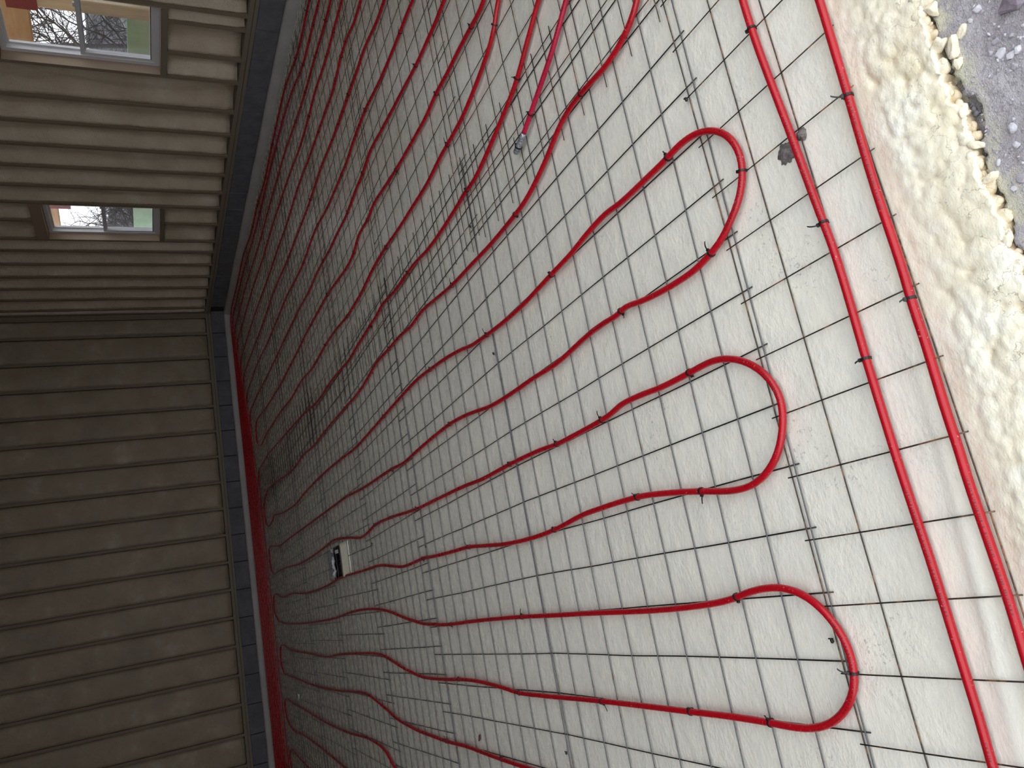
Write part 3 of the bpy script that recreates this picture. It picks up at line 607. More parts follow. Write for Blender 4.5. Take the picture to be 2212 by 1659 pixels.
# ---- windows: single-hung vinyl units set deep in the wall
def ring(name, x0, x1, y0, y1, z0, z1, t, mat, parent):
    bm = bmesh.new()
    for (a, b_, c_, d_) in ((y0, y0 + t, z0, z1), (y1 - t, y1, z0, z1), (y0 + t, y1 - t, z0, z0 + t), (y0 + t, y1 - t, z1 - t, z1)):
        mm = bmesh.ops.create_cube(bm, size=1.0)['verts']
        for v_ in mm:
            v_.co = Vector(((x0 + x1) / 2 + v_.co.x * (x1 - x0), (a + b_) / 2 + v_.co.y * (b_ - a), (c_ + d_) / 2 + v_.co.z * (d_ - c_)))
    return link(name, from_bm(name, bm), mat, parent, smooth=False)
for i, (a, b_) in enumerate(WIN):
    w = empty('window_%d' % (i + 1), (XR + 0.10, (a + b_) / 2, WZ0)); 
    tag(w, ['single-hung vinyl window nearest the doorway, cut by the picture edge', 'single-hung vinyl window near the far corner of the room'][i], kind='structure')
    inv = Matrix.Translation((-(XR + 0.10), -(a + b_) / 2, -WZ0))
    def P_(o): o.data.transform(inv); return o
    zm = 1.672
    fr = ring('frame', XR + 0.085, XR + 0.165, a + 0.004, b_ - 0.004, WZ0, WZ1, 0.045, 'vinyl', w)
    lo_ = ring('lower_sash', XR + 0.095, XR + 0.120, a + 0.047, b_ - 0.047, WZ0 + 0.043, zm + 0.022, 0.034, 'vinyl', w)
    up_ = ring('upper_sash', XR + 0.128, XR + 0.150, a + 0.047, b_ - 0.047, zm - 0.022, WZ1 - 0.043, 0.026, 'vinyl', w)
    pl = box('pane', XR + 0.105, XR + 0.109, a + 0.078, b_ - 0.078, WZ0 + 0.075, zm - 0.008, 'glass', lo_)
    pu = box('pane', XR + 0.137, XR + 0.141, a + 0.070, b_ - 0.070, zm, WZ1 - 0.066, 'glass', up_)
    sl = box('bead', XR + 0.0935, XR + 0.0965, a + 0.074, b_ - 0.074, WZ0 + 0.070, WZ0 + 0.076, 'black_seal', lo_)
    sn = box('insect_screen', XR + 0.156, XR + 0.158, a + 0.05, b_ - 0.05, WZ0 + 0.045, zm, 'screen', w)
    lk = box('latch', XR + 0.088, XR + 0.105, (a + b_) / 2 - 0.25, (a + b_) / 2 - 0.20, zm + 0.022, zm + 0.036, 'vinyl', w, 0.003)
    for o in (fr, lo_, up_, pl, pu, sl, sn, lk): P_(o)
    jl = box('jamb_board', XR - 0.006, XR + 0.085, b_ - 0.008, b_ - 0.0005, WZ0 - 0.004, WZ1, 'jamb_wood', w); P_(jl)
    jl = box('jamb_board', XR - 0.006, XR + 0.085, a + 0.0005, a + 0.008, WZ0 - 0.004, WZ1, 'jamb_wood', w); P_(jl)
    jl = box('sill_board', XR - 0.004, XR + 0.085, a + 0.008, b_ - 0.008, WZ0 - 0.005, WZ0, 'jamb_wood', w); P_(jl)

# ---- outside, seen through the windows
yard = tag(box('yard', XR + 0.3, 60, -30, 70, -0.6, -0.45, 'yard'), 'winter yard beyond the window wall', kind='structure')
hx = np.arange(13, 45, 0.5); hy = np.arange(0, 65, 0.5); X, Y = np.meshgrid(hx, hy)
zh = -0.6 + 3.0 * (1 / (1 + np.exp(-(X - 19 + 3 * fbm(X * 0.1, Y * 0.15, 2)) / 1.6))) + 1.0 * fbm(X * 0.5, Y * 0.5, 4) * np.clip((X - 14) / 4, 0, 1)
hill = tag(link('hillside', grid_me('hillside', hx, hy, zh), 'hill'), 'dark wooded bank behind the bare trees', kind='structure')

porch = empty('porch', (6.8, 8, -0.45)); tag(porch, 'timber porch outside the windows with green low wall', 'porch')
def pc(o): o.data.transform(Matrix.Translation((-6.8, -8, 0.45))); return o
pc(box('deck', XR + 0.2, 7.2, 3.0, 14.5, -0.45, 0.0, 'amber_wood', porch))
bm_me = box_me('beam', -0.07, 0.07, 3.0, 14.5, 2.20, 2.46, 0.006)
for v_ in bm_me.vertices: v_.co.x += 6.87; v_.co.z += (v_.co.y - 6.5) * 0.035
pc(link('beam', bm_me, 'amber_wood', porch, smooth=False))
for y in (6.11, 13.2):
    pc(box('post', 6.72, 6.86, y - 0.09, y + 0.09, 0.0, 2.24 + (y - 6.5) * 0.035, 'pale_wood', porch, 0.006))
gwm = box_me('green_wall', 6.90, 6.95, 3.0, 14.5, 0.0, 1.285, 0.003)
for v_ in gwm.vertices:
    if v_.co.z > 1: v_.co.z += (v_.co.y - 6.4) * 0.009
pc(link('green_wall', gwm, 'green_paint', porch, smooth=False))
pc(box('roof_panel', 6.62, 6.66, 4.0, 6.13, 2.09, 2.36, 'red_metal', porch))
pc(box('roof_panel', 6.62, 6.66, 9.4, 10.22, 2.15, 2.50, 'red_metal', porch))

def tree(loc, seed, h, label):
    rd = random.Random(seed)
    root = empty('bare_tree', loc)
    def limb(V, Fc, p, d, L, r, depth):
        n = 5; pts = [Vector(p)]; dd = Vector(d).normalized(); rad = []
        for i in range(n):
            rad.append(r * (1 - 0.45 * i / n))
            dd = (dd + Vector((rd.uniform(-.22, .22), rd.uniform(-.22, .22), rd.uniform(-.12, .2)))).normalized()
            pts.append(pts[-1] + dd * L / n)
        rad.append(r * 0.5)
        S = 5 if r > 0.02 else 3
        base = len(V)
        for i, q in enumerate(pts):
            t = (pts[min(i + 1, n)] - pts[max(i - 1, 0)]).normalized(); s_ = t.cross(Vector((0.3, 0.9, 0.2))).normalized(); u_ = s_.cross(t)
            for k_ in range(S):
                a_ = 2 * math.pi * k_ / S
                V.append(q + (s_ * math.cos(a_) + u_ * math.sin(a_)) * rad[i])
        for i in range(n):
            for k_ in range(S):
                a_ = base + i * S + k_; b2 = base + i * S + (k_ + 1) % S
                Fc.append((a_, b2, b2 + S, a_ + S))
        return pts, dd
    V = []; Fc = []
    pts, _ = limb(V, Fc, (0, 0, 0), (rd.uniform(-.1, .1), rd.uniform(-.1, .1), 1), h, h * 0.012, 0)
    link('trunk', pyd('trunk', V, Fc), 'bark', root)
    V = []; Fc = []
    todo = []
    for i in range(1, len(pts)):
        for q in range(3):
            a_ = rd.uniform(0, 6.28); todo.append((pts[i] - Vector((0, 0, rd.uniform(0, 0.6))), Vector((math.cos(a_), math.sin(a_), rd.uniform(0.15, 0.9))), h * rd.uniform(0.28, 0.45), h * 0.0045, 1))
    while todo:
        p, d, L, r, dep = todo.pop()
        pp, de = limb(V, Fc, p, d, L, r, dep)
        if dep < 4:
            for i in range(1, len(pp)):
                for q in range(2 if dep < 2 else 1):
                    a_ = rd.uniform(0, 6.28)
                    nd_ = (Vector(d).normalized() * 0.7 + Vector((math.cos(a_), math.sin(a_), rd.uniform(-.3, .7)))).normalized()
                    todo.append((pp[i], nd_, L * rd.uniform(0.4, 0.6), r * 0.55, dep + 1))
    link('branches', pyd('branches', V, Fc), 'bark', root)
    tag(root, label, 'tree', 'bare trees outside the windows')
    return root
tree((10.5, 12.4, -0.6), 1, 4.6, 'bare tree seen through the window nearest the doorway')
tree((9.3, 17.0, -0.6), 2, 4.6, 'bare tree seen through the upper pane of the far window')
tree((15.5, 17.4, -0.6), 3, 5.6, 'taller bare tree farther back behind the tree at the nearer window')
tree((13.0, 24.0, -0.6), 4, 5.6, 'distant bare tree behind the one at the far window')

# ================================================================== steel mesh sheets
def wavy(n, L, amp, seed):
    t = np.linspace(0, 1, n)
    return t * L, amp * fbm(t * L * 2.2 + seed * 5.3, np.full(n, seed * 1.7), 2) * 2
def wire_sheet(label, x0, x1, y0, y1, nl, phase, skew, step=CELL, seed=0, mats=('wire_steel', 'wire_black'), z_long=0.0022, z_cross=-0.0012, drift=0.0, far=False):
    """x0..x1 along the roll; long wires at y0..y1 (nl of them); cross wires every cell"""
    root = empty('wire_mesh_sheet', (x0, y0, 0))
    tag(root, label, 'wire mesh', 'welded wire mesh sheets on the foam')
    sides = 4 if far else 6
    L = x1 - x0
    npt = max(8, int(L / (0.3 if far else 0.1)))
    for i in range(nl):
        y = (y1 - y0) * i / (nl - 1)
        t, wv = wavy(npt, L, 0.006, seed * 3 + i)
        P = np.stack([t, y + wv * 0.5 + drift * t, z_long + 0.0010 * np.sin(t * 3 + i)], -1)
        link('long_wire', sweep('long_wire', P, 0.0019 if mats[0] == 'wire_steel' else 0.0017, sides), mats[0], root)
    oh = 0.012
    W = (y1 - y0) + 2 * oh
    variants = []
    for q in range(3):
        t, wv = wavy(max(6, int(W / (0.25 if far else 0.08))), W, 0.006, seed * 7 + q + 40)
        P = np.stack([skew * t / W + wv * 0.6, t - oh, np.full_like(t, z_cross)], -1)
        variants.append(sweep('cross_wire', P, 0.0020 if mats[0] == 'wire_steel' else 0.0017, sides))
    n0 = math.ceil((x0 + 0.03) / step - phase)
    k_ = n0
    while (k_ + phase) * step < x1 - 0.02:
        xx = (k_ + phase) * step
        o = link('cross_wire', variants[(k_ * 7 + seed) % 3], mats[1], root)
        o.location = (xx - x0, drift * (xx - x0), 0); k_ += 1
    return root
def wire_tie(root, x, y, big=False):
    bm = bmesh.new(); bmesh.ops.create_icosphere(bm, subdivisions=1, radius=0.005)
    for v_ in bm.verts: v_.co.x *= 1.5
    r2 = bmesh.ops.create_cube(bm, size=1.0)['verts']
    for v_ in r2: v_.co = Vector((v_.co.x * 0.003 + 0.005, v_.co.y * 0.008 + 0.003, v_.co.z * 0.0025 + 0.002))
    o = link('wire_tie', from_bm('wire_tie', bm), 'black_nylon', root); o.location = Vector((x, y, 0.004)) - root.location
    return o
s1 = wire_sheet('narrow rusty wire mesh strip under the two pipes along the foam edge', -1.6, 3.2, -0.4700, -0.0135, 4, 0.815, 0.0, seed=1, mats=('wire_rusty', 'wire_rusty'), z_long=0.0004, z_cross=0.0026)
s2 = wire_sheet('wire mesh sheet under the three near pipe bends', -2.2, 2.197, 0.0, 10 * CELL, 11, 0.0, 0.0, seed=2, drift=-0.012)
s3 = wire_sheet('wire mesh sheet second back from the near pipe bends', -2.4, 2.23, 1.480, 3.000, 11, 0.0, -0.17 * CELL, seed=3)
s4 = wire_sheet('wire mesh sheet just nearer than the floor recess', -2.6, 2.24, 2.862, 4.215, 11, 0.15, -0.2 * CELL, seed=4)
s5 = wire_sheet('wire mesh sheet around the floor recess', -2.8, 2.2, 4.060, 5.590, 11, 0.65, 0.03 * CELL, seed=5, far=True)
s6 = wire_sheet('wire mesh sheet just beyond the floor recess', -3.0, 2.3, 5.460, 6.98, 11, 0.4, 0.0, seed=6, far=True)
s7 = wire_sheet('wire mesh sheet second beyond the floor recess', -3.2, 2.2, 6.86, 8.38, 11, 0.2, 0.0, seed=7, far=True)
s8 = wire_sheet('wire mesh sheet under the far pipe turns', -3.4, 2.3, 8.25, 9.77, 11, 0.7, 0.0, seed=8, far=True)
s9 = wire_sheet('wire mesh sheet under the pipe bundle at the far wall', -3.5, 2.2, 9.64, 11.10, 11, 0.1, 0.0, seed=9, far=True)
r2 = wire_sheet('wire mesh sheet beneath the taped pipe end', 1.762, 5.15, 0.012, 1.36 + 0.152, 11, 0.2, 0.0, seed=12, mats=('wire_rusty', 'wire_rusty'), z_long=0.0062, z_cross=0.0030)
r3 = wire_sheet('wire mesh sheet behind the taped pipe end toward the window wall', 1.80, 5.15, 1.42, 2.94, 11, 0.45, 0.0, seed=13, mats=('wire_rusty', 'wire_rusty'), z_long=0.0062, z_cross=0.0030)
r4 = wire_sheet('wire mesh sheet along the window wall, third from the doorway', 1.85, 5.16, 2.84, 4.36, 11, 0.2, 0.0, seed=14, mats=('wire_rusty', 'wire_rusty'), z_long=0.0062, z_cross=0.0030, far=True)
r5 = wire_sheet('wire mesh sheet along the window wall, level with the nearer window', 1.8, 5.17, 4.24, 5.76, 11, 0.6, 0.0, seed=15, mats=('wire_rusty', 'wire_rusty'), z_long=0.0062, z_cross=0.0030, far=True)
r6 = wire_sheet('wire mesh sheet along the window wall, between the two windows', 1.8, 5.17, 5.62, 7.14, 11, 0.3, 0.0, seed=16, mats=('wire_rusty', 'wire_rusty'), z_long=0.0062, z_cross=0.0030, far=True)
r7 = wire_sheet('wire mesh sheet along the window wall, level with the far window', 1.8, 5.18, 7.02, 8.54, 11, 0.8, 0.0, seed=17, mats=('wire_rusty', 'wire_rusty'), z_long=0.0062, z_cross=0.0030, far=True)
r8 = wire_sheet('wire mesh sheet near the far corner under the windows', 1.8, 5.18, 8.42, 9.94, 11, 0.5, 0.0, seed=18, mats=('wire_rusty', 'wire_rusty'), z_long=0.0062, z_cross=0.0030, far=True)
r9 = wire_sheet('wire mesh sheet in the far corner of the room', 1.8, 5.18, 9.80, 11.1, 10, 0.1, 0.0, seed=19, mats=('wire_rusty', 'wire_rusty'), z_long=0.0062, z_cross=0.0030, far=True)
for (x, y) in ((1.493, -0.005), (0.046, -0.002)): wire_tie(s2, x, y)
for (x, y) in ((-0.375, 1.518), (1.27, 1.504), (1.883, 1.499)): wire_tie(s3, x, y)
for (x, y) in ((0.57, 2.849), (0.72, 4.03)): wire_tie(s4, x, y)

# ================================================================== red heating pipe
def catmull(pts, step=0.02):
    P = [np.array(p, float) for p in pts]
    P = [2 * P[0] - P[1]] + P + [2 * P[-1] - P[-2]]
    out = []
    for i in range(1, len(P) - 2):
        p0, p1, p2, p3 = P[i - 1], P[i], P[i + 1], P[i + 2]
        d = lambda a, b_: max(np.linalg.norm(a - b_), 1e-4) ** 0.5
        t0 = 0; t1 = t0 + d(p0, p1); t2 = t1 + d(p1, p2); t3 = t2 + d(p2, p3)
        n = max(2, int(np.linalg.norm(p2 - p1) / step))
        for t in np.linspace(t1, t2, n, endpoint=False):
            A1 = (t1 - t) / (t1 - t0) * p0 + (t - t0) / (t1 - t0) * p1
            A2 = (t2 - t) / (t2 - t1) * p1 + (t - t1) / (t2 - t1) * p2
            A3 = (t3 - t) / (t3 - t2) * p2 + (t - t2) / (t3 - t2) * p3
            B1 = (t2 - t) / (t2 - t0) * A1 + (t - t0) / (t2 - t0) * A2
            B2 = (t3 - t) / (t3 - t1) * A2 + (t - t1) / (t3 - t1) * A3
            out.append((t2 - t) / (t2 - t1) * B1 + (t - t1) / (t2 - t1) * B2)
    out.append(P[-2])
    return np.array(out)
def resample(P, step):
    d = np.concatenate([[0], np.cumsum(np.linalg.norm(np.diff(P, axis=0), axis=1))])
    n = max(2, int(d[-1] / step)); t = np.linspace(0, d[-1], n)
    return np.stack([np.interp(t, d, P[:, k_]) for k_ in range(P.shape[1])], -1)
def smooth(P, it):
    P = P.copy()
    for _ in range(it):
        P[1:-1] = 0.25 * P[:-2] + 0.5 * P[1:-1] + 0.25 * P[2:]
    return P
def route(pts, step=0.02, it=3):
    return smooth(resample(catmull(pts), step), it)

# cable tie: band, ratchet head and tail, made once in three tail lengths (pipe axis = local y)
def tie_me(tail, bend):
    bm = bmesh.new(); r0, r1, w = PIPE_R + 0.0002, PIPE_R + 0.0020, 0.0028; n = 16
    rings = []
    for k_ in range(n):
        a = 2 * math.pi * k_ / n; zz = -0.0018 if math.sin(a) < -0.5 else 0.0
        rings.append([bm.verts.new((math.cos(a) * rr, yy, math.sin(a) * rr + zz)) for rr, yy in ((r0, -w), (r1, -w), (r1, w), (r0, w))])
    for k_ in range(n):
        A, B = rings[k_], rings[(k_ + 1) % n]
        for q in range(4):
            bm.faces.new((A[q], A[(q + 1) % 4], B[(q + 1) % 4], B[q]))
    hd = bmesh.ops.create_cube(bm, size=1.0)['verts']
    for v_ in hd: v_.co = Vector((PIPE_R + 0.0026 + v_.co.x * 0.0054, v_.co.y * 0.0075, 0.0038 + v_.co.z * 0.0064))
    if tail > 0:
        seg = 5; prev = None
        for i in range(seg + 1):
            t = i / seg
            x_ = PIPE_R + 0.003 + tail * t; y_ = bend * tail * t * t; z_ = 0.004 + 0.35 * tail * t - 0.25 * tail * t * t
            q = [bm.verts.new((x_, y_ - 0.0018, z_)), bm.verts.new((x_, y_ + 0.0018, z_)), bm.verts.new((x_, y_ + 0.0018, z_ + 0.0012)), bm.verts.new((x_, y_ - 0.0018, z_ + 0.0012))]
            if prev:
                for k_ in range(4): bm.faces.new((prev[k_], prev[(k_ + 1) % 4], q[(k_ + 1) % 4], q[k_]))
            prev = q
        bm.faces.new(prev)
    bmesh.ops.recalc_face_normals(bm, faces=bm.faces[:])
    return from_bm('cable_tie', bm)
TIE = [tie_me(0.0, 0), tie_me(0.011, 0.3), tie_me(0.022, -0.4)]
def pipe(label, P2, ties=(), mat='red_pipe', sides=12, zf=None, group='red heating pipes laid on the mesh', r=PIPE_R, flip=1):
    P2 = np.asarray(P2)
    z = PIPE_Z + 0.0012 * fbm(P2[:, 0] * 3, P2[:, 1] * 3, 2)
    if zf is not None: z = z + zf(P2)
    P = np.concatenate([P2, z[:, None]], 1)
    org = P[0].copy()
    o = link('heating_pipe', sweep('heating_pipe', P - org, r, sides, uv=True), mat)
    o.location = org
    tag(o, label, 'pipe', group)
    for k_, (tx, ty) in enumerate(ties):
        i = int(np.argmin((P[:, 0] - tx) ** 2 + (P[:, 1] - ty) ** 2)); i = min(max(i, 1), len(P) - 2)
        t = P[i + 1] - P[i - 1]; t /= np.linalg.norm(t)
        if (t[1] < 0 if abs(t[1]) > abs(t[0]) else t[0] > 0): t = -t
        s_ = np.cross(t, (0, 0, 1)); s_ /= np.linalg.norm(s_); u_ = np.cross(s_, t)
        a = random.uniform(-0.1, 0.9)
        if k_ % 4 == 3: a = math.pi - a * 0.6
        s2, u2 = s_ * math.cos(a) + u_ * math.sin(a), -s_ * math.sin(a) + u_ * math.cos(a)
        c = link('cable_tie', TIE[(k_ * 5 + len(ties)) % 3], 'black_nylon', o, smooth=False)
        M_ = Matrix(((s2[0], t[0], u2[0], P[i][0] - org[0]), (s2[1], t[1], u2[1], P[i][1] - org[1]), (s2[2], t[2], u2[2], P[i][2] - org[2]), (0, 0, 0, 1)))
        c.matrix_local = M_
    return o
def into_bundle(pts, xe, yk, r=0.28):
    """carry a leg on to the far wall and turn it along the bundle"""
    pts = list(pts); lx = pts[-1][0]
    y = pts[-1][1]
    xx = xe
    if yk - r - y > 0.5:
        for t in (0.4, 0.8): pts.append((lx + (xx - lx) * t, y + (yk - r - y) * t))
    for a in (0, 30, 60, 90):
        pts.append((xx - r + r * math.cos(math.radians(a)), yk - r + r * math.sin(math.radians(a))))
    x = xx - r - 0.3
    while x > -3.6:
        pts.append((x, yk + random.uniform(-0.008, 0.008))); x -= 0.45
    return pts
def before(pts, L=1.2, bendx=0.0):
    """lead a leg on toward the front, past the picture edge"""
    (x0, y0), (x1, y1) = pts[0], pts[2]
    d = math.hypot(x1 - x0, y1 - y0); ux, uy = (x0 - x1) / d, (y0 - y1) / d
    ux *= 0.35
    return [(min(x0 + ux * L, 5.16), y0 + uy * L), (min(x0 + ux * L * 0.5, 5.16), y0 + uy * L * 0.5)] + list(pts)

def along_edge(p, xa, xb):
    y0 = p[0][1] + 0.0; y1 = p[-1][1]
    return [(xa, y0 + 0.01), ((xa + p[0][0]) / 2, y0 + 0.004)] + p + [((xb + p[-1][0]) / 2, y1), (xb, y1)]
pipe('inner of the two straight red pipes running along the foam edge', route(along_edge(PATHS['A'], 3.1, -1.5)), TIES['A'], flip=-1)
pipe('outer straight red pipe beside the rough foam edge at the dirt', route(along_edge(PATHS['B'], 3.1, -1.5)), TIES['B'], flip=-1)
s = [(2.05, -0.02), (1.95, 0.02)] + PATHS['S1']
# beyond the picture edge the pipe bends back and runs on to the next far turn
s += [(-0.474, 1.2), (-0.47, 0.5), (-0.49, 0.15), (-0.56, 0.0), (-0.64, -0.03), (-0.73, 0.02), (-0.79, 0.17), (-0.79, 0.6), (-0.78, 1.8), (-0.775, 3.2)]
s += PATHS['S2'] + [(-1.05, 5.0), (-1.07, 3.6), (-1.08, 2.0), (-1.08, 0.6), (-1.10, 0.17), (-1.18, 0.0), (-1.26, -0.02), (-1.35, 0.05), (-1.39, 0.3), (-1.39, 2.0), (-1.37, 4.5), (-1.33, 6.8)]
s += PATHS['S3'][:-1] + [(-1.50, 9.28), (-1.62, 9.0), (-1.66, 7.5), (-1.68, 4.0), (-1.69, 2.2)]
pipe('long serpentine red pipe with the three wide bends nearest the camera', route(s), TIES['S1'], flip=1)
pipe('red pipe making a narrow hairpin turn just short of the far bundle', route(before(PATHS['U']) + [(2.75, 0.75), (2.95, 0.5)]), TIES['U'])
order = ['T16', 'T15', 'T14', 'T13', 'T12', 'T11', 'T10', 'T9']
words = ['outermost red pipe, lying closest to the block wall under the windows', 'second red pipe from the block wall under the windows', 'third red pipe from the block wall under the windows',
         'fourth red pipe from the block wall under the windows', 'fifth red pipe from the block wall under the windows', 'sixth red pipe from the block wall under the windows',
         'seventh red pipe from the block wall under the windows', 'eighth red pipe from the block wall under the windows']
for i, k_ in enumerate(order):
    yk = 10.98 - 0.150 * i
    p = PATHS[k_]
    xe = p[-1][0] + 0.012 * (yk - p[-1][1])
    pipe(words[i], route(into_bundle(before(p), min(xe, 5.2), yk), it=6), TIES[k_], sides=9)
pipe('red pipe passing right beside the taped pipe end and running into the far bundle', route(into_bundle(before(PATHS['T6']), 2.33, 9.66), it=4), TIES['T6'])

# taped, capped pipe end
cp = PATHS['cap']
d = np.array(cp[-1]) - np.array(cp[-2]); d /= np.linalg.norm(d)
lift = lambda P2: 0.006 + 0.004 * np.clip((P2[:, 1] - 0.7) / 0.25, 0, 1)
cpp = route([(2.36, -0.10), (2.27, 0.14)] + cp, 0.01, 4)
dd = np.linalg.norm(cpp - cpp[-1], axis=1)
cap_pipe = pipe('pinkish red pipe ending in a silver taped cap', cpp[dd > 0.075], TIES['cap'][:1], mat='pink_pipe', zf=lift, group='red heating pipes laid on the mesh')
org = np.array(cap_pipe.location)
tp = cpp[dd <= 0.09]; tz = PIPE_Z + lift(tp)
n = len(tp); rad = PIPE_R + 0.0012 + 0.0012 * np.abs(fbm(np.arange(n) * 0.9, np.zeros(n), 2)) * 2 + np.linspace(0, 0.0012, n)
tape = link('silver_tape', sweep('silver_tape', np.concatenate([tp, tz[:, None]], 1) - org, 0, 14, rad=rad), 'silver_tape', cap_pipe); tape['label'] = 'crumpled silver tape'
e3 = np.array([*(cpp[-1]), tz[-1]]) - org
dirv = np.array([*(cpp[-1] - cpp[-4]), 0]); dirv /= np.linalg.norm(dirv)
capP = np.array([e3 - dirv * 0.006, e3, e3 + dirv * 0.008, e3 + dirv * 0.013, e3 + dirv * 0.015])
link('end_cap', sweep('end_cap', capP, 0, 14, rad=[PIPE_R + 0.0018, PIPE_R + 0.0028, PIPE_R + 0.0028, PIPE_R, 0.004]), 'silver_tape', cap_pipe)
c = link('cable_tie', TIE[2], 'black_nylon', cap_pipe, smooth=False)
t = dirv; s_ = np.cross(t, (0, 0, 1)); u_ = np.cross(s_, t); q = e3 - dirv * 0.018
c.matrix_local = Matrix(((s_[0] * 1.25, t[0], u_[0] * 1.25, q[0]), (s_[1] * 1.25, t[1], u_[1] * 1.25, q[1]), (s_[2] * 1.25, t[2], u_[2] * 1.25, q[2]), (0, 0, 0, 1)))

# ================================================================== floor recess with torn plastic
x0, x1, y0, y1 = PIT
pit = empty('floor_recess', ((x0 + x1) / 2, (y0 + y1) / 2, 0)); tag(pit, 'rectangular recess in the foam floor with torn plastic and black pipe', 'floor box')
iv = Matrix.Translation((-(x0 + x1) / 2, -(y0 + y1) / 2, 0))
def pp_(o): o.data.transform(iv); return o
def quadgrid(name, f, nu, nv, mat, parent):
    V = [f(i / nu, j / nv) for j in range(nv + 1) for i in range(nu + 1)]
    fs = [(j * (nu + 1) + i, j * (nu + 1) + i + 1, (j + 1) * (nu + 1) + i + 1, (j + 1) * (nu + 1) + i) for j in range(nv) for i in range(nu)]
    return pp_(link(name, pyd(name, V, fs), mat, parent))
def nz(a, b_): return float(fbm(np.array([a]), np.array([b_]), 3)[0])
nb = quadgrid('near_flap', lambda u, v: (x0 - 0.004 + (x1 - x0 + 0.004) * u - 0.012 * v, y0 + 0.155 * v, -0.005 + 0.036 * v), 8, 8, 'pit_board', pit)
md = nb.modifiers.new('thick', 'SOLIDIFY'); md.thickness = 0.006; md.offset = -1
quadgrid('near_bed', lambda u, v: (x0 + (x1 - x0) * u, y0 + 0.33 * v, -0.010 - 0.02 * v), 4, 4, 'edge_foam', pit)
quadgrid('trench', lambda u, v: (x0 + (x1 - x0) * u, y0 + 0.30 + 0.34 * v, -0.030 - 0.07 * math.sin(math.pi * v)), 8, 8, 'black_plastic', pit)
quadgrid('far_sheet', lambda u, v: (x0 + (x1 - x0) * u, y0 + 0.575 + 0.305 * v + 0.03 * nz(u * 3, 3) * (1 - v), -0.006 + 0.004 * v + 0.010 * nz(u * 4, v * 5)), 14, 8, 'grey_poly', pit)
for (nm, a, b_) in (('side', x0, x0), ('side', x1, x1)):
    quadgrid(nm, lambda u, v, a=a: (a, y0 + (y1 - y0) * u, -0.006 - 0.10 * v), 8, 2, 'edge_foam', pit)
tz_ = [(x0 + 0.02 + (x1 - x0 - 0.03) * t, y0 + 0.47 + 0.05 * math.sin(7 * t), -0.055 + 0.012 * math.sin(9 * t)) for t in np.linspace(0, 1, 24)]
pp_(link('black_pipe', sweep('black_pipe', tz_, 0.03, 10), 'black_plastic', pit))
quadgrid('torn_plastic', lambda u, v: (x0 + 0.01 + (x1 - x0 - 0.02) * u, y0 + 0.560 + 0.035 * v + 0.05 * nz(u * 6, 1), 0.0 + 0.04 * nz(u * 9, v * 2 + 4) + 0.012 * v), 24, 3, 'clear_poly', pit)
quadgrid('torn_plastic', lambda u, v: (x1 - 0.06 + 0.03 * v + 0.02 * nz(u * 5, 2), y0 + 0.40 + 0.13 * u, -0.008 + 0.012 * math.sin(u * 3.1)), 10, 2, 'clear_poly', pit)
quadgrid('foam_lump', lambda u, v: (x0 - 0.02 + 0.07 * u, y0 + 0.62 + 0.16 * v, 0.018 * math.sin(math.pi * u) * math.sin(math.pi * v) + 0.006 * nz(u * 4, v * 4)), 8, 8, 'edge_foam', pit)

